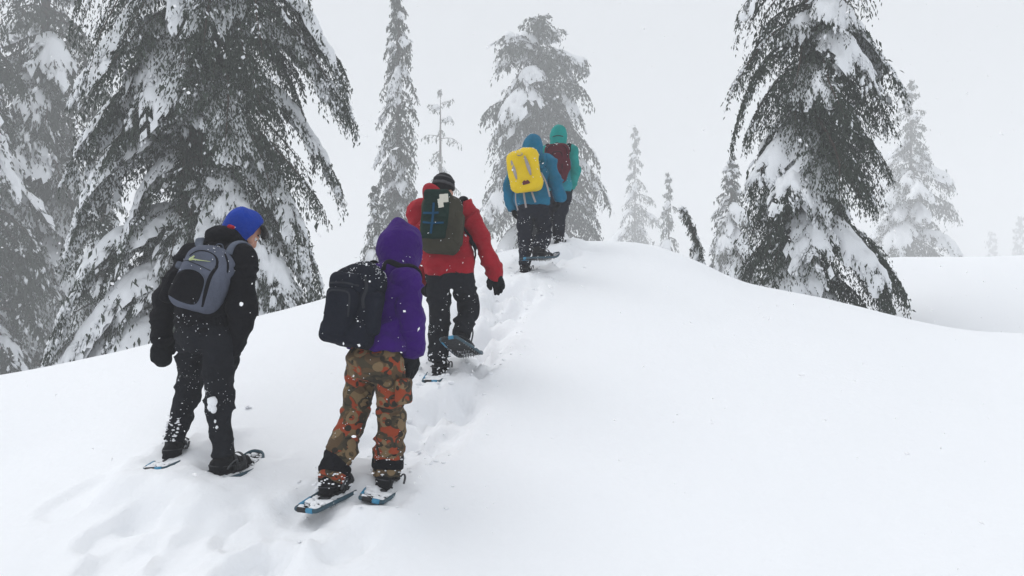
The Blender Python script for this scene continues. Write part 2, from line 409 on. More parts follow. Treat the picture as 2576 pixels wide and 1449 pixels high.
            ci = R.beta(1.7, 1.7, nl_) * .86 + .08; cj = np.clip(R.normal(0, .46, nl_), -.9, .9)
            gi = np.clip(((ci - .05) / 1.0 * (gs - 1)).astype(int), 0, gs - 1); gj = np.clip(((cj + 1.08) / 2.16 * (gt - 1)).astype(int), 0, gt - 1)
            cc = pos[gi, gj]; steep = Tm[gi, 2]; rr = R.uniform(.045, .118, nl_) * np.where(R.rand(nl_) < smoothstep(-.70, -.93, steep) * .8, .25, 1.0) * (.65 + .5 * w) * max(.9, detail ** .75) * min(1.15, .55 + .4 * L) * (1 - .35 * np.abs(cj))
            fl = pos.reshape(-1, 3)
            dv = fl[:, None] - cc[None]
            # lumps are drawn out along the twig they lie on
            ax_ = dd[gi, gj]; al = (dv * ax_[None]).sum(-1); d2 = (dv ** 2).sum(-1) - .52 * al ** 2
            hh = np.sqrt(np.maximum(rr[None] ** 2 - d2, 0)) * .62
            hgt = (hh ** 5).sum(1) ** .2
            hgt = hgt + (hgt > 0) * .030 * detail ** .5 * fbm(fl * (15 / max(.8, detail ** .7)), 83, 3)
            hgt = hgt.reshape(S.shape)
            nrm = np.cross(Tm[:, None] * np.ones_like(dd), np.broadcast_to(side, dd.shape)); nrm *= np.sign(nrm[..., 2:3] + 1e-9); nrm /= np.linalg.norm(nrm, axis=2)[..., None] + 1e-9
            dirn = nrm * .55 + np.array([0, 0, .55])
            ok = (hgt > .004).ravel()
            lift = np.where(hgt > .004, hgt + .006 * detail, -.02 * detail)
            top = pos + dirn * lift[..., None]
            qi = np.arange(gs * gt).reshape(gs, gt)
            qd = np.stack([qi[:-1, :-1], qi[1:, :-1], qi[1:, 1:], qi[:-1, 1:]], -1).reshape(-1, 4)
            qd = qd[ok[qd].sum(1) >= 1]
            if len(qd):
                bot = pos - dirn * (.022 * detail)
                SV.append(top.reshape(-1, 3)); SQ.append(qd + ns)
                SV.append(bot.reshape(-1, 3)); SQ.append(qd[:, ::-1] + ns + gs * gt); ns += 2 * gs * gt
    if LV: link('limbs', mesh_np('limbs', np.concatenate(LV), np.concatenate(LQ), mats=[M_BARK]), root, kind='stuff')
    FP = np.concatenate(FP); FD = np.concatenate(FD); FL = np.concatenate(FL); FS = np.concatenate(FS); n = len(FP)
    FD /= np.linalg.norm(FD, axis=1)[:, None] + 1e-9
    rv = R.normal(0, 1, (n, 3)); Wd = np.cross(FD, rv); Wd /= np.linalg.norm(Wd, axis=1)[:, None] + 1e-9
    hw = FL * .24
    v = np.empty((n, 4, 3)); v[:, 0] = FP - FD * (FL * .25)[:, None]; v[:, 1] = FP + FD * (FL * .3)[:, None] + Wd * hw[:, None]
    v[:, 2] = FP + FD * FL[:, None]; v[:, 3] = FP + FD * (FL * .3)[:, None] - Wd * hw[:, None]
    v[:, 2, 2] -= FL * .2
    link('crown', mesh_np('crown', v.reshape(-1, 3), np.arange(n * 4).reshape(n, 4), mats=[M_NEEDLE, M_FROST], mat_idx=FS.astype(int), smooth=False), root, kind='stuff')
    if CP:
        CP = np.concatenate(CP); CR = np.concatenate(CR); CT = np.concatenate(CT); k = len(CP)
        CT = CT + R.normal(0, .3, CT.shape); CT /= np.linalg.norm(CT, axis=1)[:, None] + 1e-9
        W1 = np.cross(CT, np.array([0, 0, 1.0]) + R.normal(0, .2, (k, 3))); W1 /= np.linalg.norm(W1, axis=1)[:, None] + 1e-9
        W2 = np.cross(W1, CT)
        v = np.empty((k, 6, 3)); la = CR * R.uniform(1.2, 2.6, k)
        v[:, 0] = CP + CT * la[:, None]; v[:, 1] = CP - CT * la[:, None]; v[:, 2] = CP + W1 * CR[:, None]; v[:, 3] = CP - W1 * CR[:, None]
        v[:, 4] = CP + W2 * (CR * .8)[:, None]; v[:, 5] = CP - W2 * (CR * .6)[:, None]
        f = np.array([(0, 2, 4), (2, 1, 4), (1, 3, 4), (3, 0, 4), (2, 0, 5), (1, 2, 5), (3, 1, 5), (0, 3, 5)])
        link('snow_dusting', mesh_np('snow_dusting', v.reshape(-1, 3), tris=(f[None] + 6 * np.arange(k)[:, None, None]).reshape(-1, 3), mats=[M_PAD]), root, kind='stuff')
    if SV: link('snow_load', mesh_np('snow_load', np.concatenate(SV), np.concatenate(SQ), mats=[M_PAD]), root, kind='stuff')
    return root

def base_at(px, Y):
    x = (px - 1288.0) / F * Y; return np.array([x, Y, gz(x, Y)])
def pw(*kv):
    a = np.array(kv, float); return lambda t: float(np.interp(t, a[:, 0], a[:, 1]))

# the great hemlock on the left
KL = 18.0 / 11.0      # the great hemlock stands 18 m away
b = base_at(505, 18.0)
conifer('hemlock_tree', 'huge dark hemlock with heavy snow pads behind the hiker in the blue hood', b, CZ + 11.9 * KL - b[2],
        lambda t, q=pw((0, 2.15), (.15, 2.15), (.3, 2.1), (.45, 2.1), (.6, 1.9), (.8, 1.1), (1, .12)): KL * q(t), 235, 11, detail=KL, jit=(.6, 1.06), ztop=CZ + 724.5 / F * 18, up=.2, droop=1.1, snow=.34, trunk_r=.36 * KL, snowside=(-.7, -.5),
        recess=(.34, 3.14, .75),
        extra=[(t, a, L * KL, f) for t, a, L, f in [(.445, 1.45, 2.4, .65), (.385, 1.6, 2.35, .6), (.52, 1.35, 2.05, .7), (.33, 1.5, 2.2, .5), (.41, 1.75, 2.3, .3), (.27, 1.7, 2.35, .6), (.22, 1.5, 2.35, .5), (.16, 1.6, 2.3, .4), (.13, 1.95, 2.3, .6), (.10, 1.7, 2.2, .3), (.19, 2.1, 2.1, .7), (.385, 3.95, 1.75, 1.15), (.372, 3.45, 1.45, 1.1), (.435, 3.75, 1.5, 1.0), (.43, 2.75, 1.5, 1.0), (.465, 2.45, 1.2, .9),
               (.345, 2.6, 1.5, .8), (.30, 2.3, 1.5, .75), (.28, 4.35, 2.0, .9), (.19, 4.4, 2.2, 1.0), (.14, 4.2, 2.3, 1.05), (.10, 4.05, 2.3, 1.1), (.09, 3.75, 2.0, .9), (.22, 2.3, 1.6, .8), (.33, 4.7, 2.0, .8)]])
# tall tree right of the crest
KR = 15.5 / 12.6
b = base_at(2012, 15.5)
conifer('hemlock_tree', 'tall green hemlock on the right with long bough hanging to the snow', b, CZ + 10.2 * KR - b[2],
        lambda t, q=pw((0, 1.4), (.12, 1.5), (.3, 1.5), (.42, 1.35), (.55, 1.25), (.8, .8), (1, .08)): KR * q(t), 170, 29, detail=1.05 * KR, jit=(.55, 1.2), ztop=CZ + 724.5 / F * 15.5, up=.14, droop=1.05, snow=.33, lean=(.45 * KR, 0), trunk_r=.24 * KR, snowside=(-.6, -.4),
        extra=[(t, a, L * KR, f) for t, a, L, f in [(.165, 1.75, 1.62, .3), (.15, 1.9, 1.68, .1), (.18, 1.6, 1.5, .1), (.40, 1.5, 1.6, .3), (.45, 1.6, 1.5, .5), (.17, 2.6, 1.5, .95), (.27, 3.3, 1.2, .9), (.30, 3.9, 1.3, .95), (.43, 2.7, 1.2, 1.05), (.48, 3.0, 1.1, 1.0), (.12, 3.7, 1.4, .85), (.38, 3.5, 1.1, .8)]])
# hazy trees: (px, Y, top py, label, reach of boughs in pixels, number of boughs, seed, options)
TREES = [
 (1355, 80.0, 40, 'broad snowy hemlock with rounded top behind the two leading hikers', pw((0, 175), (.25, 182), (.45, 170), (.62, 165), (.75, 158), (.86, 128), (.94, 80), (1, 14)), 140, 31, dict(snow=.5, droop=.95, up=.28, trunk_r=.36)),
 (1003, 62.0, -110, 'slender tall spire tree between the great hemlock and the broad one', pw((0, 95), (.2, 92), (.35, 80), (.6, 60), (.8, 44), (1, 8)), 130, 37, dict(snow=.52, droop=1.25, trunk_r=.22)),
 (945, 54.0, 470, 'low snow-plastered tree at the foot of the slender spire tree', pw((0, 110), (.5, 75), (1, 8)), 60, 41, dict(snow=.95, droop=1.1, trunk_r=.14)),
 (1597, 165.0, 318, 'small pale pointed tree standing just right of the broad hemlock', pw((0, 125), (.3, 88), (.6, 60), (.85, 24), (1, 2)), 60, 43, dict(snow=.65, droop=.9, trunk_r=.18)),
 (1682, 112.0, 434, 'narrow little tree between the small pointed tree and the bent sapling', pw((0, 72), (.3, 58), (.6, 40), (.85, 18), (1, 2)), 50, 47, dict(snow=.6, droop=.9, trunk_r=.11)),
 (1840, 60.0, 395, 'hazy snow-covered tree half hidden behind the tall right hemlock', pw((0, 122), (.4, 100), (.7, 64), (1, 6)), 70, 53, dict(snow=.85, droop=1.0, trunk_r=.17)),
 (1812, 62.0, 560, 'small snow-draped sapling close against the tall hemlock on its near side', pw((0, 76), (.5, 56), (1, 7)), 45, 57, dict(snow=1.2, droop=1.0, trunk_r=.05)),
 (2292, 118.0, 200, 'pale hazy tree on the far rise right of the tall hemlock', pw((0, 165), (.25, 140), (.5, 120), (.7, 88), (.88, 34), (1, 4)), 85, 59, dict(snow=.65, droop=.75, up=.2, trunk_r=.28)),
 (2496, 340.0, 582, 'tiny faint tree on the far rise near the right edge', pw((0, 58), (.5, 31), (1, 4)), 45, 61, dict(snow=.5, droop=.8, trunk_r=.2)),
 (2566, 300.0, 545, 'faint little tree cut off by the right edge of the view', pw((0, 69), (.5, 41), (1, 5)), 50, 63, dict(snow=.5, droop=.8, trunk_r=.2)),
 (115, 46.0, -330, 'grey hazy tree at the far left behind the great hemlock', pw((0, 300), (.3, 248), (.6, 195), (1, 12)), 130, 67, dict(snow=.58, droop=1.0, trunk_r=.34)),
 (-90, 38.0, -300, 'dark tree cut by the left edge of the view', pw((0, 290), (.3, 245), (.6, 190), (1, 12)), 105, 71, dict(snow=.58, droop=1.0, trunk_r=.3)),
 (262, 26.0, 420, 'young snow-laden tree tucked in left of the great hemlock trunk', pw((0, 180), (.5, 120), (1, 9)), 80, 73, dict(snow=.7, droop=1.0, trunk_r=.09)),
]
for px, Y, top, label, pr, nb, seed, kw in TREES:
    b = base_at(px, Y); H = CZ + (724.5 - top) / F * Y - b[2]
    kw = dict(kw); kw.setdefault('detail', Y / (16 if px in (1597, 1682, 2496, 2566, 2292) else 8.5 if px < 200 else 11))
    if Y > 20: kw['trunk_r'] *= 1.7
    conifer('conifer_tree', label, b, H, (lambda t, pr=pr, Y=Y: pr(t) / F * Y), nb, seed, group='hazy conifers beyond the crest', snowside=(-.5, -.5), **kw)
# bent sapling
b = base_at(1770, 20.0)
conifer('sapling', 'dark bent sapling with its tip bowed over to the left', b, CZ + (724.5 - 500) / F * 20 - b[2], pw((0, .56), (.3, .42), (.55, .25), (1, .10)), 80, 79, detail=1.15, up=-.1, droop=1.4, snow=.85, bend=-.52, lean=(-.04, 0), trunk_r=.05, cat='tree')
# sparse half-dead tree
b = base_at(1108, 110.0)
conifer('dead_tree', 'sparse half-dead tree with bare crooked branches beside the spire tree', b, CZ + (724.5 - 228) / F * 110 - b[2], pw((0, 2.4), (.5, 2.7), (.7, 3.4), (.85, 2.5), (.94, 2.2), (1, 1.1)), 26, 83, detail=6.2, up=.1, droop=.75, snow=.3, trunk_r=.5, dens=.55, wid=.20, hang=.9, first=.25)
# ---------------------------------------------------------------- implicit modelling: one continuous surface per garment or body
def nrm(v): v = np.asarray(v, float); return v / (np.linalg.norm(v) + 1e-12)
class Sdf:
    def __init__(s): s.ops = []
    def add(s, fn, lo, hi, k=.02, mode='u'): s.ops.append((fn, np.asarray(lo, float), np.asarray(hi, float), k, mode)); return s
    def cone(s, a, b, ra, rb, k=.02, mode='u', sq=None):
        """round cone; sq = (axis, factor) flattens it along an axis"""
        a = np.asarray(a, float); b = np.asarray(b, float); ab = b - a; L2 = ab @ ab + 1e-12
        def fn(p):
            t = np.clip((p - a) @ ab / L2, 0, 1); q = p - a - t[:, None] * ab
            if sq is not None: q = q + np.outer(q @ sq[0], sq[0]) * (1 / sq[1] - 1)
            return np.sqrt((q * q).sum(1)) - (ra + (rb - ra) * t)
        r = max(ra, rb); return s.add(fn, np.minimum(a, b) - r, np.maximum(a, b) + r, k, mode)
    def chain(s, pts, rad, k=.02, **kw):
        for i in range(len(pts) - 1): s.cone(pts[i], pts[i+1], rad[i], rad[i+1], k, **kw)
        return s
    def ell(s, c, axes, radii, k=.02, mode='u'):
        c = np.asarray(c, float); A = np.array([nrm(a) for a in axes]); r = np.asarray(radii, float)
        def fn(p):
            q = (p - c) @ A.T; k0 = np.sqrt(((q / r) ** 2).sum(1)); k1 = np.sqrt(((q / r ** 2) ** 2).sum(1)) + 1e-9
            return k0 * (k0 - 1) / k1
        m = r.max(); return s.add(fn, c - m, c + m, k, mode)
    def loft(s, fr, k=.03, cap=.05):
        """fr: list of (centre, right, forward, rx, ry)"""
        for (c0, r0, f0, a0, b0), (c1, r1, f1, a1, b1) in zip(fr[:-1], fr[1:]):
            c0 = np.asarray(c0, float); c1 = np.asarray(c1, float); ab = c1 - c0; L = np.linalg.norm(ab); ax = ab / L
            def fn(p, c0=c0, ax=ax, L=L, ab=ab, r0=r0, r1=r1, f0=f0, f1=f1, a0=a0, a1=a1, b0=b0, b1=b1):
                h = (p - c0) @ ax; t = np.clip(h / L, 0, 1); e = h - t * L
                q = p - c0 - t[:, None] * ab
                R_ = (1 - t)[:, None] * r0 + t[:, None] * r1; F_ = (1 - t)[:, None] * f0 + t[:, None] * f1
                u = (q * R_).sum(1); v = (q * F_).sum(1); A = a0 + (a1 - a0) * t; B = b0 + (b1 - b0) * t
                k0 = np.sqrt((u / A) ** 2 + (v / B) ** 2 + (e / cap) ** 2); k1 = np.sqrt((u / A ** 2) ** 2 + (v / B ** 2) ** 2 + (e / cap ** 2) ** 2) + 1e-9
                return k0 * (k0 - 1) / k1
            m = max(a0, a1, b0, b1) + cap
            s.add(fn, np.minimum(c0, c1) - m, np.maximum(c0, c1) + m, k)
        return s
    def box(s, c, axes, half, r, k=.01, mode='u'):
        c = np.asarray(c, float); A = np.array([nrm(a) for a in axes]); h = np.asarray(half, float) - r
        def fn(p):
            q = np.abs((p - c) @ A.T) - h
            return np.sqrt((np.maximum(q, 0) ** 2).sum(1)) + np.minimum(q.max(1), 0) - r
        m = np.linalg.norm(half); return s.add(fn, c - m, c + m, k, mode)
    def cut(s, c, n, k=.012, lo=None, hi=None, ball=None):
        """remove what lies on the side n points to"""
        c = np.asarray(c, float); n = nrm(n)
        def fn(p):
            e = (c - p) @ n
            return e if ball is None else np.maximum(e, np.linalg.norm(p - c, axis=1) - ball)
        return s.add(fn, [-99] * 3 if lo is None else lo, [99] * 3 if hi is None else hi, k, 's')
    @staticmethod
    def _mix(d, e, k, mode):
        if mode == 'u':
            h = np.clip(.5 + .5 * (d - e) / k, 0, 1); return d + (e - d) * h - k * h * (1 - h)
        h = np.clip(.5 - .5 * (d + e) / k, 0, 1)          # 's': d minus e
        return d + (-e - d) * h + k * h * (1 - h)
    def __call__(s, p):
        p = np.asarray(p, float); d = np.full(len(p), 9.0)
        for fn, lo, hi, k, mode in s.ops: d = s._mix(d, fn(p), k, mode)
        return d
    def grad(s, p, e=.004):
        g = np.stack([s(p + e * np.eye(3)[i]) - s(p - e * np.eye(3)[i]) for i in range(3)], -1)
        return g / (np.linalg.norm(g, axis=1)[:, None] + 1e-9)
    def mesh(s, h=.01, smooth=1):
        U = [o for o in s.ops if o[4] == 'u']
        lo = np.min([o[1] for o in U], 0) - 3 * h; hi = np.max([o[2] for o in U], 0) + 3 * h
        n = np.ceil((hi - lo) / h).astype(int) + 1
        gx, gy, gz_ = [lo[i] + h * np.arange(n[i]) for i in range(3)]
        D = np.full(n, 9.0)
        for fn, a, b, k, mode in s.ops:
            m = 2 * k + 3 * h
            i0 = np.clip(np.floor((a - m - lo) / h).astype(int), 0, n); i1 = np.clip(np.ceil((b + m - lo) / h).astype(int) + 1, 0, n)
            if (i1 <= i0).any(): continue
            X, Y, Z = np.meshgrid(gx[i0[0]:i1[0]], gy[i0[1]:i1[1]], gz_[i0[2]:i1[2]], indexing='ij')
            e = fn(np.stack([X.ravel(), Y.ravel(), Z.ravel()], -1)).reshape(X.shape)
            sl = tuple(slice(i0[q], i1[q]) for q in range(3))
            D[sl] = s._mix(D[sl], e, k, mode)
        return surface_nets(D, lo, h, smooth)
def surface_nets(D, lo, h, smooth=1):
    ins = D < 0; c = ins.astype(np.int8)
    tot = sum(c[i:c.shape[0]-1+i, j:c.shape[1]-1+j, k:c.shape[2]-1+k].astype(np.int8) for i in (0, 1) for j in (0, 1) for k in (0, 1))
    act = (tot > 0) & (tot < 8); ii, jj, kk = np.where(act); n = len(ii)
    idx = np.full(act.shape, -1, np.int64); idx[act] = np.arange(n)
    acc = np.zeros((n, 3)); cnt = np.zeros(n)
    for axis in range(3):
        for a in (0, 1):
            for b in (0, 1):
                o0 = [0, 0, 0]; o = [x for x in range(3) if x != axis]; o0[o[0]] = a; o0[o[1]] = b; o1 = list(o0); o1[axis] = 1
                d0 = D[ii + o0[0], jj + o0[1], kk + o0[2]]; d1 = D[ii + o1[0], jj + o1[1], kk + o1[2]]
                m = (d0 < 0) != (d1 < 0); t = np.where(m, d0 / (d0 - d1 + 1e-12 * (d0 == d1)), 0)
                p = np.tile(np.array(o0, float), (n, 1)); p[:, axis] = t
                acc += p * m[:, None]; cnt += m
    V = np.stack([ii, jj, kk], -1) + acc / cnt[:, None]
    Q = []
    for axis in range(3):
        sl0 = [slice(None)] * 3; sl1 = [slice(None)] * 3; sl0[axis] = slice(0, -1); sl1[axis] = slice(1, None)
        ch = ins[tuple(sl0)] != ins[tuple(sl1)]
        e = np.stack(np.where(ch), -1); o = [x for x in range(3) if x != axis]
        e = e[(e[:, o[0]] > 0) & (e[:, o[1]] > 0) & (e[:, o[0]] < act.shape[o[0]]) & (e[:, o[1]] < act.shape[o[1]]) & (e[:, axis] < act.shape[axis])]
        q = []
        for da, db in ((-1, -1), (0, -1), (0, 0), (-1, 0)):
            f = e.copy(); f[:, o[0]] += da; f[:, o[1]] += db; q.append(idx[f[:, 0], f[:, 1], f[:, 2]])
        q = np.stack(q, -1); flip = ins[e[:, 0], e[:, 1], e[:, 2]]
        if axis == 1: flip = ~flip
        q[~flip] = q[~flip][:, ::-1]; Q.append(q)
    Q = np.concatenate(Q); V = V * h + lo
    for _ in range(smooth): V = relax(V, Q, .5)
    return V, Q
def relax(V, Q, lam):
    A = np.zeros_like(V); c = np.zeros(len(V))
    for a, b in ((0, 1), (1, 2), (2, 3), (3, 0)):
        np.add.at(A, Q[:, a], V[Q[:, b]]); np.add.at(c, Q[:, a], 1); np.add.at(A, Q[:, b], V[Q[:, a]]); np.add.at(c, Q[:, b], 1)
    return V + lam * (A / np.maximum(c, 1)[:, None] - V)
def vnormals(V, Q):
    n = np.cross(V[Q[:, 2]] - V[Q[:, 0]], V[Q[:, 3]] - V[Q[:, 1]]); N = np.zeros_like(V)
    for i in range(4): np.add.at(N, Q[:, i], n)
    return N / (np.linalg.norm(N, axis=1)[:, None] + 1e-12)
def wrinkle(V, Q, amp, freq=(9, 9, 20), seed=0, soft=.5):
    """cloth folds: sharp-edged ridges of two sizes pushed along the normals, gathered in patches"""
    N = vnormals(V, Q); f = np.array(freq, float)
    warp = np.stack([fbm(V * 4, seed + 1, 2), fbm(V * 4, seed + 2, 2), fbm(V * 4, seed + 3, 2)], -1) * .11
    W = V + warp
    r = 1 - np.abs(vnoise(W * f, seed)) * 2.2
    rb = 1 - np.abs(vnoise(np.stack([W[:, 0] + W[:, 2] * .7, W[:, 1], W[:, 2] - W[:, 0] * .5], -1) * f * .55, seed + 4)) * 2.2
    r2 = fbm(V * 6, seed + 9, 2)
    return V + N * (((r * .8) * (.25 + .75 * smoothstep(-.25, .35, r2)) + rb * .9 + r2 * soft) * amp)[:, None]
def add_garment(name, sdf, m, parent, base, h=.01, amp=.006, freq=(9, 9, 20), seed=0, smooth=1, **tags):
    V, Q = sdf.mesh(h, smooth)
    if amp: V = wrinkle(V, Q, amp, freq, seed)
    o = link(name, mesh_np(name, local(V, base), Q, mats=[m]), parent, **tags)
    return o, V, Q
OCT = np.array([(0, 2, 4), (2, 1, 4), (1, 3, 4), (3, 0, 4), (2, 0, 5), (1, 2, 5), (3, 1, 5), (0, 3, 5)])
def clots(P, r, R, flat=.7, axis=None):
    """little uneven clots of snow"""
    k = len(P); a = R.normal(0, 1, (k, 3)) if axis is None else axis + R.normal(0, .25, (k, 3))
    a /= np.linalg.norm(a, axis=1)[:, None] + 1e-9; b = np.cross(a, R.normal(0, 1, (k, 3))); b /= np.linalg.norm(b, axis=1)[:, None] + 1e-9; c = np.cross(a, b)
    v = np.empty((k, 6, 3)); r = np.asarray(r)
    r = r * 1.0; st = R.uniform(.9, 2.2, k)
    for i, (d, f) in enumerate(((b, 1), (b, -1), (c, 1), (c, -1), (a, flat), (a, -flat))): v[:, i] = P + d * (f * r * R.uniform(.7, 1.3, k) * (st if i < 2 else 1.0))[:, None]
    return v.reshape(-1, 3), (OCT[None] + 6 * np.arange(k)[:, None, None]).reshape(-1, 3)
def ico(sub):
    import bmesh
    bm = bmesh.new(); bmesh.ops.create_icosphere(bm, subdivisions=sub, radius=1.0)
    v = np.array([x.co[:] for x in bm.verts]); f = np.array([[x.index for x in q.verts] for q in bm.faces]); bm.free(); return v, f
ICO_V, ICO_F = ico(2)
def lumps(P, r, R, squash=.75):
    """bigger uneven lumps of snow"""
    VV, FF = [], []
    for i, (p, q) in enumerate(zip(P, r)):
        s = R.uniform(.7, 1.3, 3); s[2] *= squash
        d = 1 + .35 * fbm(ICO_V * 1.6 + R.uniform(0, 90, 3), 5, 2)
        VV.append(p + ICO_V * s * (q * d)[:, None]); FF.append(ICO_F + i * len(ICO_V))
    return np.concatenate(VV), np.concatenate(FF)
def tube(pts, r, seg=6, flat=1.0, up=(0, 0, 1)):
    """tube (or flat strap) along points"""
    pts = np.asarray(pts, float); n = len(pts); T = np.gradient(pts, axis=0); T /= np.linalg.norm(T, axis=1)[:, None] + 1e-9
    up = np.broadcast_to(np.asarray(up, float), pts.shape)
    S = np.cross(T, up); S /= np.linalg.norm(S, axis=1)[:, None] + 1e-9; U = np.cross(S, T)
    a = np.linspace(0, 2 * math.pi, seg, endpoint=False) + math.pi / seg
    r = np.broadcast_to(np.asarray(r, float), (n,))
    V = pts[:, None] + S[:, None] * (np.cos(a)[None, :, None] * r[:, None, None]) + U[:, None] * (np.sin(a)[None, :, None] * r[:, None, None] * flat)
    i = np.arange(n * seg).reshape(n, seg)
    Q = np.stack([i[:-1], np.roll(i, -1, 1)[:-1], np.roll(i, -1, 1)[1:], i[1:]], -1).reshape(-1, 4)
    V = V.reshape(-1, 3); V = np.concatenate([V, pts[:1], pts[-1:]])
    k = n * seg
    tri = [(k, (j + 1) % seg, j) for j in range(seg)] + [(k + 1, k - seg + j, k - seg + (j + 1) % seg) for j in range(seg)]
    return V, Q, np.array(tri)
def spline(ctrl, n=24):
    """Catmull-Rom through control points"""
    c = np.asarray(ctrl, float); c = np.concatenate([2 * c[:1] - c[1:2], c, 2 * c[-1:] - c[-2:-1]]); out = []
    m = len(c) - 3
    for t in np.linspace(0, m - 1e-6, n):
        i = int(t); u = t - i; p0, p1, p2, p3 = c[i:i+4]
        out.append(.5 * (2 * p1 + (p2 - p0) * u + (2 * p0 - 5 * p1 + 4 * p2 - p3) * u * u + (3 * p1 - p0 - 3 * p2 + p3) * u ** 3))
    return np.array(out)
def on_surface(sdf, pts, off, it=12):
    p = np.array(pts, float)
    for _ in range(it): p = p - (sdf(p) - off)[:, None] * sdf.grad(p)
    return p
def strap(name, sdf, ctrl, w, m, parent, base, off=.008, thick=.35, n=28, **tags):
    p = on_surface(sdf, spline(ctrl, n), off); g = sdf.grad(p)
    V, Q, T = tube(p, w, 8, thick, g)
    return link(name, mesh_np(name, local(V, base), Q, T, mats=[m]), parent, **tags)
# ---------------------------------------------------------------- hikers
UPV = np.array([0, 0, 1.0])
M_SKIN = mat('skin', (0.52, 0.27, 0.19), 0.55, var=.12, vscale=30, spec=.35)
M_HAIR = mat('hair', (0.012, 0.010, 0.009), 0.6, bump=.5, bscale=60)
M_EYEW = mat('eye', (0.7, 0.68, 0.66), 0.3); M_EYED = mat('iris', (0.02, 0.012, 0.01), 0.2); M_LIP = mat('lips', (0.42, 0.15, 0.13), 0.5)
def cloth(name, col, var=.38, rough=.9, bump=.5, bscale=42, **k): return mat(name, col, rough, bump=bump, bscale=bscale, var=var, vscale=7, spec=.08, **k)
M_BLACKCLOTH = cloth('black_fabric', (0.0075, 0.0075, 0.010)); M_CHAR = cloth('charcoal_fabric', (0.013, 0.014, 0.018)); M_NAVYBLK = cloth('dark_navy_fabric', (0.011, 0.013, 0.021))
M_GLOVE = cloth('glove_fabric', (0.008, 0.009, 0.011), rough=.8); M_BOOT = cloth('boot_leather', (0.010, 0.010, 0.012), rough=.6, bump=.5, bscale=35)
M_BLUEHOOD = cloth('blue_fleece', (0.008, 0.040, 0.30), sheen=.05); M_REDTRIM = cloth('red_lining', (0.32, 0.015, 0.03))
M_PURPLE = cloth('purple_fleece', (0.034, 0.005, 0.122), sheen=.05); M_RED = cloth('red_shell', (0.30, 0.008, 0.018), rough=.6)
M_BLUE = cloth('blue_shell', (0.004, 0.120, 0.215), rough=.6); M_TEAL = cloth('teal_shell', (0.008, 0.25, 0.225), rough=.6); M_TEALB = cloth('blue_teal_shell', (0.012, 0.20, 0.25), rough=.6)
M_GREYPACK = cloth('grey_pack_fabric', (0.100, 0.112, 0.150)); M_GREYSTRAP = cloth('grey_webbing', (0.10, 0.115, 0.15)); M_DGREY = cloth('dark_grey_fabric', (0.03, 0.032, 0.038))
M_OLIVE = cloth('olive_pack_fabric', (0.046, 0.043, 0.031)); M_DGREEN = cloth('dark_green_pack_fabric', (0.010, 0.026, 0.021)); M_BLUESTRAP = cloth('blue_webbing', (0.008, 0.06, 0.13))
M_YELLOW = cloth('yellow_rain_cover', (0.72, 0.50, 0.008), rough=.5, var=.12); M_REFLECT = mat('grey_reflective_tape', (0.30, 0.27, 0.27), .5); M_MAROON = cloth('maroon_pack_fabric', (0.080, 0.010, 0.018))
M_TAG = mat('white_tag', (0.62, 0.60, 0.52), .7, var=.1); M_LIME = mat('pale_green_print', (0.36, 0.42, 0.20), .5); M_EMB = mat('dark_red_patch', (0.10, 0.012, 0.016), .6)
M_CYAN = mat('cyan_frame_paint', (0.05, 0.24, 0.40), .4, var=.3, vscale=14); M_FRAME = mat('slate_frame_paint', (0.035, 0.075, 0.10), .45, var=.5, vscale=18); M_DECK = mat('black_deck', (0.016, 0.017, 0.019), .6, bump=.3, bscale=50); M_RUBBER = mat('grey_rubber_strap', (0.035, 0.037, 0.042), .6); M_STEEL = mat('crampon_steel', (0.20, 0.21, 0.22), .45)
M_STRIPE = cloth('grey_knit', (0.065, 0.065, 0.07), bscale=90); M_KNIT = cloth('black_knit', (0.014, 0.014, 0.017), bscale=90)

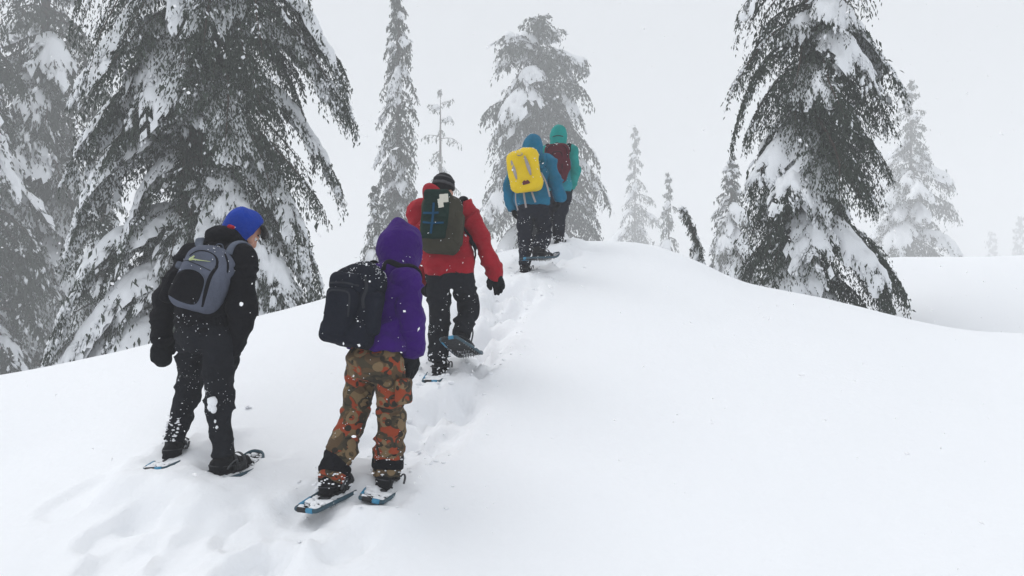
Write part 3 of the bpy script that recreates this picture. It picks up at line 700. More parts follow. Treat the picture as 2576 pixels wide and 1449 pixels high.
def camo():
    m = bpy.data.materials.new('camouflage_print'); m.use_nodes = True; nt = m.node_tree; b = nt.nodes['Principled BSDF']; b.inputs['Roughness'].default_value = .8; b.inputs['Specular IOR Level'].default_value = .2
    tc = nt.nodes.new('ShaderNodeTexCoord')
    def node(t, **kw):
        n = nt.nodes.new(t)
        for k, v in kw.items(): setattr(n, k, v)
        return n
    def mapped(loc, sc=(1, 1, 1)):
        mp = node('ShaderNodeMapping'); mp.inputs['Location'].default_value = loc; mp.inputs['Scale'].default_value = sc; nt.links.new(tc.outputs['Object'], mp.inputs['Vector']); return mp.outputs['Vector']
    def blot(loc, scale, a, bb, sc=(1, 1, 1)):
        n = node('ShaderNodeTexNoise'); n.inputs['Scale'].default_value = scale; n.inputs['Detail'].default_value = 1.5; n.inputs['Distortion'].default_value = .6
        nt.links.new(mapped(loc, sc), n.inputs['Vector']); r = node('ShaderNodeMapRange'); r.inputs['From Min'].default_value = a; r.inputs['From Max'].default_value = bb
        nt.links.new(n.outputs['Fac'], r.inputs['Value']); return r.outputs['Result']
    def ring(loc, scale, r0, wd):
        v = node('ShaderNodeTexVoronoi'); v.inputs['Scale'].default_value = scale; nt.links.new(mapped(loc), v.inputs['Vector'])
        s = node('ShaderNodeMath', operation='SUBTRACT'); s.inputs[1].default_value = r0; nt.links.new(v.outputs['Distance'], s.inputs[0])
        a = node('ShaderNodeMath', operation='ABSOLUTE'); nt.links.new(s.outputs[0], a.inputs[0])
        l = node('ShaderNodeMapRange'); l.inputs['From Min'].default_value = wd; l.inputs['From Max'].default_value = wd + .02; l.inputs['To Min'].default_value = 1; l.inputs['To Max'].default_value = 0
        nt.links.new(a.outputs[0], l.inputs['Value']); return l.outputs['Result']
    cur = None
    def over(fac, col):
        nonlocal cur
        mx = node('ShaderNodeMix', data_type='RGBA'); nt.links.new(fac, mx.inputs['Factor'])
        if cur is None: mx.inputs['A'].default_value = (0.092, 0.058, 0.030, 1)
        else: nt.links.new(cur, mx.inputs['A'])
        mx.inputs['B'].default_value = (*col, 1); cur = mx.outputs['Result']
    over(blot((3, 1, 2), 9, .50, .53), (0.165, 0.112, 0.056))
    over(blot((7, 4, 9), 10, .545, .57, (1, 1, 1.7)), (0.055, 0.044, 0.026))
    over(blot((1, 8, 5), 8, .545, .565, (1, 1, 1.6)), (0.27, 0.048, 0.018))
    over(blot((5, 2, 11), 13, .60, .62, (1, 1, 1.5)), (0.028, 0.024, 0.017))
    over(ring((0, 0, 0), 9.5, .34, .05), (0.045, 0.036, 0.024))
    over(ring((4, 7, 2), 8, .25, .07), (0.19, 0.13, 0.068))
    over(ring((8, 3, 6), 11, .14, .09), (0.026, 0.022, 0.016))
    nt.links.new(cur, b.inputs['Base Color'])
    n = node('ShaderNodeTexNoise'); n.inputs['Scale'].default_value = 50; nt.links.new(tc.outputs['Object'], n.inputs['Vector'])
    bp = node('ShaderNodeBump'); bp.inputs['Strength'].default_value = .3; bp.inputs['Distance'].default_value = .02; nt.links.new(n.outputs['Fac'], bp.inputs['Height']); nt.links.new(bp.outputs['Normal'], b.inputs['Normal'])
    return m
M_CAMO = camo()

def frame_of(fwd):
    f = nrm(fwd); r = nrm(np.cross(f, UPV)); return f, r, np.cross(r, f)

def head_sdf(S, hc, hf, hu, s=1.0):
    """skull, jaw, nose, brow, lips and ears round the head centre hc"""
    hf = nrm(hf); hr = nrm(np.cross(hf, hu)); hu = np.cross(hr, hf); A = (hr, hf, hu)
    def L(x, y, z): return hc + s * (hr * x + hf * y + hu * z)
    S.ell(L(0, -.008, .025), A, np.array([.074, .093, .092]) * s, .02)
    S.ell(L(0, .022, -.035), A, np.array([.060, .072, .075]) * s, .03)
    S.ell(L(0, .060, -.088), A, np.array([.028, .026, .022]) * s, .03)            # chin
    S.cone(L(0, .088, .012), L(0, .108, -.026), .009 * s, .013 * s, .012)          # nose
    S.cone(L(-.013, .098, -.030), L(.013, .098, -.030), .009 * s, .009 * s, .01)
    S.cone(L(-.030, .086, .030), L(.030, .086, .030), .008 * s, .008 * s, .014)    # brow
    S.cone(L(-.017, .091, -.060), L(.017, .091, -.060), .006 * s, .006 * s, .008)  # lips
    for sg in (-1, 1):
        S.ell(L(sg * .034, .088, .010), A, np.array([.015, .012, .010]) * s, .006, 's')   # eye sockets
        S.ell(L(sg * .045, .070, -.020), A, np.array([.022, .02, .018]) * s, .02)          # cheeks
        S.ell(L(sg * .074, -.010, -.002), A, np.array([.010, .020, .032]) * s, .008)       # ears
    return L, A

def body(name, J, label, group=None):
    """one continuous figure; J holds joints in the place"""
    S = Sdf(); r = J['r']; f = J['f']
    S.loft([(J['pelvis'] - UPV * .04, r, f, .105, .075), (J['pelvis'] + UPV * .06, r, f, .11, .075), (J['waist'], r, f, .10, .075), (J['chest'], r, f, .12, .08), (J['neck'] - nrm(J['neck'] - J['chest']) * .05, r, f, .10, .065)], .03, .04)
    S.cone(J['neck'] - nrm(J['neck'] - J['chest']) * .04, J['head'] - nrm(J['hu']) * .06, .052, .05, .03)
    for q in 'LR':
        S.chain([J['hip' + q], J['knee' + q], J['ank' + q]], [.062, .046, .032], .03)
        t = J['toe' + q]; S.chain([J['ank' + q] - nrm(J['shoe' + q][2]) * .05, J['ank' + q] + t * .11 - nrm(J['shoe' + q][2]) * .055], [.030, .020], .03)
        S.chain([J['neck'] * .35 + J['sh' + q] * .65, J['sh' + q], J['elb' + q], J['wr' + q], J['wr' + q] + J['hd' + q] * .09], [.05, .045, .034, .026, .022], .03)
    L, A = head_sdf(S, J['head'], J['hf'], J['hu'], J.get('hs', 1.0))
    base = J['base']
    V, Q = S.mesh(J.get('hbody', .009), 1)
    o = link(name, mesh_np(name, local(V, base), Q, mats=[M_SKIN]), None, base, label=label, category='person')
    if group: o['group'] = group
    # eyes, brows
    hr, hf, hu = A
    for sg in (-1, 1):
        c = L(sg * .032, .080, .009); vv, ff = ICO_V * .0125 + c, ICO_F
        e = link('eye', mesh_np('eye', local(vv, base), tris=ff, mats=[M_EYEW]), o)
        c2 = L(sg * .033, .0895, .008); link('iris', mesh_np('iris', local(ICO_V * .0055 + c2, base), tris=ff, mats=[M_EYED]), e)
        V2, Q2, T2 = tube(np.array([L(sg * x, .094 - x * .35, .034 + .004 * math.sin(x * 60)) for x in np.linspace(.012, .05, 6)]), .0045, 6)
        link('eyebrow', mesh_np('eyebrow', local(V2, base), Q2, T2, mats=[M_HAIR]), o)
    V2, Q2, T2 = tube(np.array([L(x, .0975 - 12 * x * x, -.060) for x in np.linspace(-.022, .022, 7)]), .0042, 6)
    link('lips', mesh_np('lips', local(V2, base), Q2, T2, mats=[M_LIP]), o)
    return o, L, A

def glove(name, wr, d, palm, thumb, m, parent, base, size=1.0, curl=.5, mitten=False, h=.0045, cuff=.05):
    """d: wrist to fingers, palm: the way the palm looks, thumb: the side of the thumb"""
    d = nrm(d); t = nrm(thumb - d * (thumb @ d)); p = np.cross(d, t); p = p if p @ palm > 0 else -p
    S = Sdf(); z = size
    def L(a, b, c): return wr + z * (d * a + t * b + p * c)
    S.cone(L(-.05, 0, 0), L(.02, 0, 0), .043, .039, .02, sq=(p, .85))
    off = [.033, .011, -.011, -.031]; ln = [.078, .086, .080, .062]
    for i, (o, l) in enumerate(zip(off, ln)):
        k = L(.098 - .006 * (i == 3) - .004 * (i == 0), o, 0)
        S.cone(L(.015, o * .6, 0), k, .019 * z, .0175 * z, .018)
        ang = 0; pts = [k]; c = curl * (1 + .12 * i)
        for seg, fr in enumerate((.46, .31, .23)):
            ang += c * (.75, .9, .6)[seg]
            pts.append(pts[-1] + z * l * fr * (d * math.cos(ang) + p * math.sin(ang) + t * (o * .8)))
        rad = [.0150, .0138, .0126, .0110] if not mitten else [.0185, .0185, .018, .017]
        S.chain(pts, np.array(rad) * z, .024 if mitten else .004)
    tb = L(.025, .030, .008); S.chain([tb, L(.060, .056, .018), L(.088, .062, .028), L(.108, .058, .036)], np.array([.021, .018, .0155, .013]) * z * (1.15 if mitten else 1), .014)
    V, Q = S.mesh(h, 1); V = wrinkle(V, Q, .0018, (30, 30, 50), 5)
    return link(name, mesh_np(name, local(V, base), Q, mats=[m]), parent)

def boot(J, q, m, parent, base, h=.008, shaft=.16, s=1.0):
    S = Sdf(); an = J['ank' + q]; X, Yv, Z = J['shoe' + q]; kn = J['knee' + q]; sh = nrm(kn - an)
    so = an - Z * .082
    S.cone(so - Yv * .055 + Z * .035, so + Yv * .09 + Z * .030, .041, .039, .02, sq=(Z, .9))
    S.cone(so + Yv * .09 + Z * .030, so + Yv * .19 + Z * .022, .042, .032, .02, sq=(Z, .8))
    S.cone(so - Yv * .03 + Z * .05, an, .044, .046, .03); S.cone(so + Yv * .07 + Z * .05, an + Yv * .02, .036, .044, .03)
    S.cone(an, an + sh * shaft, .046, .056, .02)
    S.box(so + Yv * .065 + Z * .006, (X, Yv, Z), (.045, .145, .012), .01, .006)
    V, Q = S.mesh(h, 1); V = wrinkle(V, Q, .003, (20, 20, 34), 3)
    o = link('boot', mesh_np('boot', local(V, base), Q, mats=[m]), parent)
    # laces over the instep
    VV, QQ, TT, n = [], [], [], 0
    for k in range(4):
        c = an + Yv * (.052 + .014 * k) + Z * (.012 - .020 * k); p = np.array([c + X * x + Z * (.012 - 9 * x * x) for x in np.linspace(-.032, .032, 6)])
        v, qd, tr = tube(p, .0035, 5); VV.append(v); QQ.append(qd + n); TT.append(tr + n); n += len(v)
    link('laces', mesh_np('laces', local(np.concatenate(VV), base), np.concatenate(QQ), np.concatenate(TT), mats=[M_DGREY]), o, kind='stuff')
    return o

def specks(parts, parent, base, R, n, zlo, zhi, low_bias=2.0, r=(.003, .008), name='snow_specks', big=0):
    """snow stuck to the cloth; more of it low down"""
    V = np.concatenate([p[1] for p in parts]); N = np.concatenate([vnormals(p[1], p[2]) for p in parts])
    t = np.clip((V[:, 2] - zlo) / (zhi - zlo), 0, 1); w = np.exp(-low_bias * t * 2) * (.07 + smoothstep(.05, .5, fbm(V * 8, 77, 3)) * 2.2)
    i = R.choice(len(V), n, p=w / w.sum()); P = V[i] + N[i] * .002
    v, f = clots(P, np.minimum(R.lognormal(math.log(r[0] * .85), .5, n), r[1] * 1.3), R, .45, N[i])
    return link(name, mesh_np(name, local(v, base), tris=f, mats=[M_PAD]), parent, kind='stuff')

# ---- snowshoes -------------------------------------------------------------
def snowshoe_outline(n=56):
    """half width along the shoe, tail at y=0, nose at y=.56"""
    right = [(.052, .0), (.066, .006), (.072, .03), (.088, .18), (.100, .30), (.101, .40), (.090, .48), (.066, .535), (.034, .558), (0, .563)]
    c = spline([(x, y, 0) for x, y in right], n // 2)[:, :2]
    left = np.stack([-c[::-1, 0], c[::-1, 1]], -1)[1:]
    return np.concatenate([c, left])
def shoe_z(y): return .065 * np.clip((y - .40) / .16, 0, 1) ** 2
def make_snowshoe():
    root = bpy.data.objects.new('snowshoe', None); COL.objects.link(root); root['category'] = 'snowshoe'; root['group'] = 'snowshoes on the hikers'
    o = snowshoe_outline(); loop = np.concatenate([o, o[:1]]); P = np.stack([loop[:, 0], loop[:, 1], shoe_z(loop[:, 1])], -1)
    V, Q, T = tube(P, .0085, 8, 1.5); link('frame', mesh_np('frame', V, Q, T, mats=[M_FRAME]), root)
    # tail band and side bands in black over the blue frame
    for nm, seg, mm in (('tail_band', np.array([(-.05, -.001, 0.0), (-.01, -.0015, 0), (.005, -.001, 0)]), M_DECK), ('blue_band', np.array([(.008, -.001, 0.0), (.03, -.0015, 0), (.050, -.001, 0)]), M_CYAN),
                        ('blue_band', np.array([(-x, y, 0) for x, y in ((.0745, .05), (.081, .11), (.0865, .165))]), M_CYAN)):
        V, Q, T = tube(seg, .0100, 8, 1.5); link(nm, mesh_np(nm, V, Q, T, mats=[mm]), root)
    # deck: fills the frame, with an opening for the toe crampon
    ys = np.linspace(.004, .556, 30); VV, QQ = [], []
    hw = np.array([np.interp(y, o[:len(o)//2+1, 1], o[:len(o)//2+1, 0]) for y in ys])
    ts = np.linspace(-1, 1, 9); V = np.stack([np.stack([hw * t, ys, shoe_z(ys) - .004 + .003 * np.cos(t * 9) * np.sin(ys * 60)], -1) for t in ts], 1).reshape(-1, 3)
    i = np.arange(30 * 9).reshape(30, 9); q = np.stack([i[:-1, :-1], i[:-1, 1:], i[1:, 1:], i[1:, :-1]], -1)
    keep = np.ones(q.shape[:2], bool); keep[19:24, 2:6] = False
    q = q[keep]; V2 = V - np.array([0, 0, .005]); n = len(V)
    link('deck', mesh_np('deck', np.concatenate([V, V2]), np.concatenate([q, q[:, ::-1] + n]), mats=[M_DECK]), root)
    # binding: foot cradle, heel pad, straps
    S = Sdf(); S.box((0, .33, .012), np.eye(3), (.055, .10, .008), .006); S.box((-.056, .34, .035), np.eye(3), (.006, .055, .03), .005, .01); S.box((.056, .34, .035), np.eye(3), (.006, .055, .03), .005, .01)
    V, Q = S.mesh(.006, 0); link('binding', mesh_np('binding', V, Q, mats=[M_DECK]), root)
    S = Sdf(); S.box((0, .20, .008), np.eye(3), (.036, .035, .007), .005); V, Q = S.mesh(.006, 0); link('heel_pad', mesh_np('heel_pad', V, Q, mats=[M_RUBBER]), root)
    for y, hgt, nm in ((.385, .085, 'toe_strap'), (.315, .105, 'instep_strap')):
        p = np.array([(.060 * math.cos(a), y, .02 + hgt * math.sin(a) ** .8 if 0 < a < math.pi else .02) for a in np.linspace(0, math.pi, 14)]); V, Q, T = tube(p, .011, 8, .25, np.array([(math.cos(a), 0, math.sin(a) + .2) for a in np.linspace(0, math.pi, 14)]))
        link(nm, mesh_np(nm, V, Q, T, mats=[M_RUBBER]), root)
    p = spline([(-.060, .33, .05), (-.058, .24, .062), (0, .155, .075), (.058, .24, .062), (.060, .33, .05)], 20); V, Q, T = tube(p, .010, 8, .3, (0, 0, 1.0)); 
    link('heel_strap', mesh_np('heel_strap', V, Q, T, mats=[M_RUBBER]), root)
    p = spline([(.062, .31, .05), (.095, .27, .10), (.125, .20, .105), (.135, .15, .08)], 12); V, Q, T = tube(p, .007, 6, .3); link('strap_end', mesh_np('strap_end', V, Q, T, mats=[M_RUBBER]), root)
    # crampon teeth below
    VV, TT, n = [], [], 0
    for x in (-.045, -.022, 0, .022, .045):
        for y in (.40, .30):
            v = np.array([(x - .009, y - .003, -.004), (x + .009, y - .003, -.004), (x + .009, y + .003, -.004), (x - .009, y + .003, -.004), (x, y + .006, -.038)])
            VV.append(v); TT += [(n, n + 1, n + 4), (n + 1, n + 2, n + 4), (n + 2, n + 3, n + 4), (n + 3, n, n + 4)]; n += 5
    for sx in (-.082, .082):
        for y in np.linspace(.12, .42, 8):
            v = np.array([(sx - .002, y - .012, -.006), (sx + .002, y - .012, -.006), (sx + .002, y + .012, -.006), (sx - .002, y + .012, -.006), (sx, y, -.024)])
            VV.append(v); TT += [(n, n + 1, n + 4), (n + 1, n + 2, n + 4), (n + 2, n + 3, n + 4), (n + 3, n, n + 4)]; n += 5
    link('crampon', mesh_np('crampon', np.concatenate(VV), tris=np.array(TT), mats=[M_STEEL], smooth=False), root, kind='stuff')
    # snow packed on the deck
    R = np.random.RandomState(5); k = 260
    y = R.uniform(.006, .55, k); x = R.uniform(-.9, .9, k) * np.interp(y, ys, hw); P = np.stack([x, y, shoe_z(y) + .003], -1)
    v, f = lumps(P, R.lognormal(math.log(.011), .5, k).clip(.004, .032), R, .32); link('packed_snow', mesh_np('packed_snow', v, tris=f, mats=[M_SNOW]), root, kind='stuff')
    return root
SHOE = make_snowshoe(); SHOE_USED = [False]
def place_shoe(J, q, label):
    X, Yv, Z = J['shoe' + q]; an = J['ank' + q]
    org = an - Z * .105 - Yv * .255          # the tail end of the shoe
    M = Matrix([[X[i], Yv[i], Z[i], org[i]] for i in range(3)] + [[0, 0, 0, 1]])
    if not SHOE_USED[0]: r = SHOE; SHOE_USED[0] = True
    else:
        r = SHOE.copy(); COL.objects.link(r)
        for ch in list(SHOE.children):
            c = ch.copy(); COL.objects.link(c); c.parent = r
    r.matrix_world = M; r['label'] = label
    return r
def joints(who, Y0, yaw, pts, base_px, **kw):
    J = {k: pt(v[0], v[1], Y0 + (v[2] if len(v) > 2 else 0)) for k, v in pts.items()}
    y = math.radians(yaw); J['f'] = np.array([math.sin(y), math.cos(y), 0.0]); J['r'] = np.array([math.cos(y), -math.sin(y), 0.0])
    for q in 'LR':
        J['ank' + q] = pt(*FEET[who, q][0]); J['shoe' + q] = shoe_frame(*FEET[who, q][1]); J['toe' + q] = J['shoe' + q][1]
        J['hd' + q] = nrm(J['hand' + q] - J['wr' + q])
    b = pt(base_px[0], base_px[1], Y0); J['base'] = b
    J.update(kw); return J

def jacket(J, m, parent, rad, hem, arms=True, h=.009, amp=.007, seed=1, name='jacket', freq=(8, 8, 18), hood_collar=.07, sleeve_m=None, k_arm=.03):
    """rad: hem, waist, chest, shoulder half widths and depths; hem: (centre, normal pointing down)"""
    S = Sdf(); r, f = J['r'], J['f']
    up1 = nrm(J['neck'] - J['chest']); r2 = nrm(J['shR'] - J['shL']); f2 = nrm(np.cross(up1, r2)); f2 = f2 if f2 @ f > 0 else -f2
    low = hem[0] + nrm(hem[1]) * .05
    S.loft([(low, r, f, *rad[0]), (J['pelvis'] * .35 + J['waist'] * .65, r, f, *rad[0]), (J['waist'], r, f, *rad[1]), (J['chest'], r2, f2, *rad[2]), (J['chest'] * .35 + J['neck'] * .65, r2, f2, *rad[3])], .05, .07)
    S.cone(J['neck'] - up1 * .06, J['neck'] + up1 * .03, .10, hood_collar, .05)
    S.cut(hem[0], hem[1], .008)
    o, V, Q = add_garment(name, S, m, parent, J['base'], h, amp, freq, seed)
    out = [(o, V, Q)]
    ra = J.get('arm_r', (.082, .066, .058, .050))
    for q in 'LR':
        A = Sdf(); sh, el, wr = J['sh' + q], J['elb' + q], J['wr' + q]
        A.chain([sh, el, wr], [ra[0], ra[1], ra[2]], k_arm); A.cone(sh * .72 + J['neck'] * .28, sh, ra[0] * .92, ra[0], .04)
        A.cone(el + nrm(el - (sh + wr) / 2) * .010, el, ra[1] * .95, ra[1], .03)
        wd = nrm(wr - el); A.cone(wr - wd * .03, wr + wd * .012, ra[3], ra[3] * .98, .012)
        out.append(add_garment('sleeve', A, sleeve_m or m, parent, J['base'], h, amp * 1.1, (5, 5, 15), seed + 1)); S.ops += [(fn, lo, hi, .02, md) for fn, lo, hi, k, md in A.ops]
    return S, out

def trousers(J, m, parent, rad, h=.009, amp=.006, seed=2, cuff=.02, name='trousers', low=None):
    """rad: hips (rx, ry), thigh top, knee, ankle"""
    S = Sdf(); r, f = J['r'], J['f']
    S.loft([(J['pelvis'] - UPV * .07, r, f, rad[0][0] * .8, rad[0][1] * .85), (J['pelvis'], r, f, *rad[0]), (J['pelvis'] + (J['waist'] - J['pelvis']) * .45, r, f, rad[0][0] * .86, rad[0][1] * .82)], .05, .05)
    for q in 'LR':
        kn, an = J['knee' + q], J['ank' + q]; sh = nrm(an - kn); hp = J['hip' + q]; end = an - sh * cuff
        mid = hp * .45 + kn * .55; rad = list(rad); rad[3] = (low or {}).get(q, rad[3])
        S.chain([hp, mid, kn], [rad[1], rad[1] * .94, rad[2]], .025); S.chain([kn, kn * .45 + end * .55, end], [rad[2], rad[3] * 1.02, rad[3]], .02)
        e2 = end + sh * rad[3] * .25
        S.cut(e2, sh, .006, e2 - rad[3] * 1.5, e2 + rad[3] * 1.5, ball=rad[3] * 1.45)
    o, V, Q = add_garment(name, S, m, parent, J['base'], h, amp, (8, 8, 22), seed)
    return S, (o, V, Q)
# ---------------------------------------------------------------- backpacks
def pack_frame(px, py, Y, yaw, lean=0, tilt=0):
    """X to the right, Y into the wearer's back, Z up the pack; lean tips the top forward, tilt turns it clockwise in the view"""
    c = pt(px, py, Y); y, l, t = math.radians(yaw), math.radians(lean), math.radians(tilt)
    f = np.array([math.sin(y), math.cos(y), 0.0]); r = np.array([math.cos(y), -math.sin(y), 0.0])
    Z = UPV * math.cos(l) + f * math.sin(l); Yv = np.cross(Z, r)
    Z2 = Z * math.cos(t) + r * math.sin(t); X2 = r * math.cos(t) - Z * math.sin(t)
    return Matrix([[X2[i], Yv[i], Z2[i], c[i]] for i in range(3)] + [[0, 0, 0, 1]])
def pack_root(M, label):
    r = bpy.data.objects.new('backpack', None); COL.objects.link(r); r.matrix_world = M; r['label'] = label; r['category'] = 'backpack'; r['group'] = 'backpacks worn by the hikers'
    return r
O0 = (0, 0, 0)
def solid(name, S, m, parent, h=.007, amp=.003, freq=(10, 10, 10), seed=3, smooth=1):
    V, Q = S.mesh(h, smooth)
    if amp: V = wrinkle(V, Q, amp, freq, seed)
    return link(name, mesh_np(name, V, Q, mats=[m]), parent), V, Q
def band(name, S, ctrl, w, m, parent, off=.005, thick=.3, n=26):
    p = on_surface(S, spline(ctrl, n), off); g = S.grad(p)
    if np.ndim(w): w = np.interp(np.linspace(0, 1, n), np.linspace(0, 1, len(w)), w)
    V, Q, T = tube(p, w, 8, thick, g); return link(name, mesh_np(name, V, Q, T, mats=[m]), parent)
def patch(name, S, poly, y0, m, parent, off=.004, rings=7):
    """cloth panel sewn on: poly in (x, z), laid on the outer face"""
    poly = np.asarray(poly, float); c = poly.mean(0); b = spline(np.concatenate([np.stack([poly[:, 0], poly[:, 0] * 0 + y0, poly[:, 1]], -1), [[poly[0, 0], y0, poly[0, 1]]]]), 40)[:-1]
    c3 = np.array([c[0], y0, c[1]]); n = len(b); P = [c3[None]]
    for k in range(1, rings + 1): P.append(c3 + (b - c3) * (k / rings))
    P.append(c3 + (b - c3) * 1.015); P = np.concatenate(P)
    o = np.full(len(P), off); o[-n:] = -.006
    p = P.copy()
    for _ in range(60): p[:, 1] = np.minimum(p[:, 1] + np.clip((S(p) - o) * .7, -.05, .05), 0.0)
    tri = [(0, 1 + (i + 1) % n, 1 + i) for i in range(n)]; quad = []
    for k in range(rings):
        a = 1 + k * n; d = a + n
        for i in range(n): j = (i + 1) % n; quad.append((a + i, a + j, d + j, d + i))
    return link(name, mesh_np(name, p, np.array(quad), np.array(tri), mats=[m]), parent)
def snow_on(parent, V, Q, R, n, r=(.003, .007)):
    N = vnormals(V, Q); w = np.exp(2.2 * N[:, 2]) * (.1 + smoothstep(.0, .5, fbm(V * 11, 91, 2))); i = R.choice(len(V), n, p=w / w.sum())
    v, f = clots(V[i] + N[i] * .002, R.uniform(*r, n), R, .5, N[i]); link('snow_specks', mesh_np('snow_specks', v, tris=f, mats=[M_PAD]), parent, kind='stuff')

R_ = np.random.RandomState(404)

# ================================================================ 1  black jacket, blue hood
J = joints(1, 4.86, 14, dict(pelvis=(515, 838), waist=(516, 785, .04), chest=(532, 690, .13), neck=(574, 612, .24), head=(615, 583, .30), hipL=(482, 848, .06), hipR=(549, 848, -.05),
     kneeL=(478, 962, .26), kneeR=(551, 1008, .05), shL=(484, 650, .27), shR=(603, 655, .06), elbL=(413, 752, .22), wrL=(408, 838, .16), handL=(404, 905, .16),
     elbR=(612, 775, -.04), wrR=(588, 866, .02), handR=(578, 940, .04)), (520, 1190), arm_r=(.088, .074, .066, .058))
J['hf'] = np.array([.68, .24, -.70]); J['hu'] = np.array([.58, .30, .74])
P1, HL, HA = body('person', J, 'hiker in black jacket and blue hood bowing head to look down')
b = J['base']
JS, jo = jacket(J, M_BLACKCLOTH, P1, [(.180, .135), (.172, .13), (.185, .135), (.15, .10)], (pt(515, 832, 4.86), np.array([.02, 0, -1])), h=.009, amp=.014, freq=(6, 6, 13), seed=11)
TS, tr = trousers(J, M_CHAR, P1, [(.165, .132), .087, .086, .083], amp=.010, seed=12, low=dict(L=.062))
S = Sdf(); S.ell(J['neck'] + nrm(J['neck'] - J['chest']) * .0, (J['r'], J['f'], UPV), (.125, .115, .075), .03); S.ell(pt(560, 594, 5.03), (J['r'], J['f'], UPV), (.105, .09, .062), .03)
cl, _, _ = add_garment('collar', S, M_BLACKCLOTH, P1, b, .008, .008, (10, 10, 16), 13)
# hood of the sweatshirt, drawn over the head
hf, hu = HA[1], HA[2]
S = Sdf(); hc = J['head']
S.ell(hc - hf * .012 + hu * .022, HA, (.104, .122, .118), .03); S.ell(hc - hf * .085 + hu * .03, HA, (.075, .06, .07), .05)
S.cone(hc - hf * .03 - hu * .05, J['neck'] + (J['head'] - J['neck']) * .2, .095, .10, .04)
S.cut(hc + hf * .048, nrm(hf + hu * .08), .008); S.ell(hc + hf * .06 - hu * .03, HA, (.066, .10, .10), .012, 's')
S.cut(J['neck'] + np.array([0, 0, -.03]), np.array([-.3, -.3, -1.0]), .02)
ho, hv, hq = add_garment('hood', S, M_BLUEHOOD, P1, b, .006, .006, (9, 9, 12), 14)
S2 = Sdf(); S2.cone(pt(578, 571, 5.00), pt(588, 572, 4.985), .017, .010, .01); add_garment('red_lining', S2, M_REDTRIM, ho, b, .004, 0)
# fringe of black hair below the hood brim
S = Sdf()
for k in range(9):
    x = (k - 4) * .017; a = HL(x, .080 - 4 * x * x, .090); S.chain([a, a + hf * .030 - hu * .012 + HA[0] * R_.normal(0, .006), a + hf * .036 - hu * .036 + HA[0] * R_.normal(0, .008)], [.016, .013, .005], .008)
add_garment('hair', S, M_HAIR, P1, b, .005, .002, (30, 30, 30), 15)
glove('glove', J['wrL'], J['hdL'], np.array([.5, .8, 0]), np.array([.75, .3, .1]), M_GLOVE, P1, b, 1.12, .25, mitten=True)
glove('glove', J['wrR'], J['hdR'], np.array([-.6, .6, 0]), np.array([.3, .9, 0]), M_GLOVE, P1, b, 1.12, .35, mitten=True)
B1 = [boot(J, q, M_BOOT, P1, b) for q in 'LR']
specks([tr], P1, b, R_, 300, b[2], b[2] + .95, .9, (.0019, .0055)); specks([jo[0]], P1, b, R_, 170, b[2] + .8, b[2] + 1.5, .2, (.0025, .005))
v, f = lumps(np.array([pt(534, 1012, 4.79), pt(538, 1030, 4.78), pt(529, 1024, 4.785), pt(486, 832, 4.75), pt(492, 841, 4.74), pt(541, 1060, 4.79), pt(545, 1075, 4.79)]), np.array([.026, .018, .022, .011, .010, .009, .008]), R_, 1.1)
shn = nrm(J['ankL'] - J['kneeL']); pp = [J['kneeL'] + (J['ankL'] - J['kneeL']) * t_ + J['r'] * R_.uniform(-.05, .05) - J['f'] * .060 for t_ in R_.beta(3, 1.4, 70)]
v2, f2 = lumps(np.array(pp), R_.uniform(.003, .010, 70), R_, .6); f = np.concatenate([f, f2 + len(v)]); v = np.concatenate([v, v2])
link('snow_lump', mesh_np('snow_lump', local(v, b), tris=f, mats=[M_SNOW]), P1, kind='stuff')
place_shoe(J, 'L', 'snowshoe under the rear foot of the hiker in the black jacket'); place_shoe(J, 'R', 'snowshoe pointing right under the front foot of the black-jacketed hiker')
# grey pack
M = pack_frame(514, 704, 4.86 - .05, -2, 16, 19); K = pack_root(M, 'grey school backpack with pale green check mark worn by the black-jacketed hiker')
S = Sdf(); S.box((0, 0, -.01), np.eye(3), (.150, .075, .185), .070, .02); S.ell((0, .0, .10), np.eye(3), (.142, .085, .115), .05)
S.box((0, -.065, -.055), np.eye(3), (.125, .05, .135), .048, .035)
po, pv, pq = solid('main_compartment', S, M_GREYPACK, K, .007, .005, (7, 7, 7), 21)
pkt = [(-.125, -.165), (-.142, -.09), (-.12, -.03), (-.065, .008), (.0, .012), (.05, -.02), (.068, -.085), (.064, -.168), (-.03, -.182)]
patch('front_pocket', S, pkt, -.2, M_BLACKCLOTH, K, .007)
band('piping', S, [(-.135, -.10, -.08), (-.115, -.12, -.028), (-.062, -.13, .012), (.0, -.13, .016), (.054, -.12, -.018), (.072, -.12, -.085)], .0035, M_GREYSTRAP, K, .004, .8)
band('zipper', S, [(-.12, -.1, .10), (-.06, -.1, .155), (.03, -.1, .15), (.078, -.11, .09), (.075, -.12, .0), (.09, -.12, -.09), (.10, -.10, -.17)], [.004, .004, .005, .010, .012, .012, .006], M_BLACKCLOTH, K, .002, .35)
band('side_zipper', S, [(.07, -.05, .17), (.118, -.055, .10), (.128, -.06, .02), (.145, -.05, -.07)], [.006, .009, .009, .003], M_BLACKCLOTH, K, .002, .35)
band('flap_seam', S, [(-.14, -.06, .045), (-.05, -.12, .060), (.06, -.12, .045)], .003, M_DGREY, K, .001, .5)
band('check_mark', S, [(-.082, -.12, .112), (-.088, -.12, .092), (-.085, -.12, .080), (-.066, -.12, .088), (-.03, -.12, .093), (.030, -.12, .105)], [.005, .011, .011, .0065, .004, .0015], M_LIME, K, .003, .25)
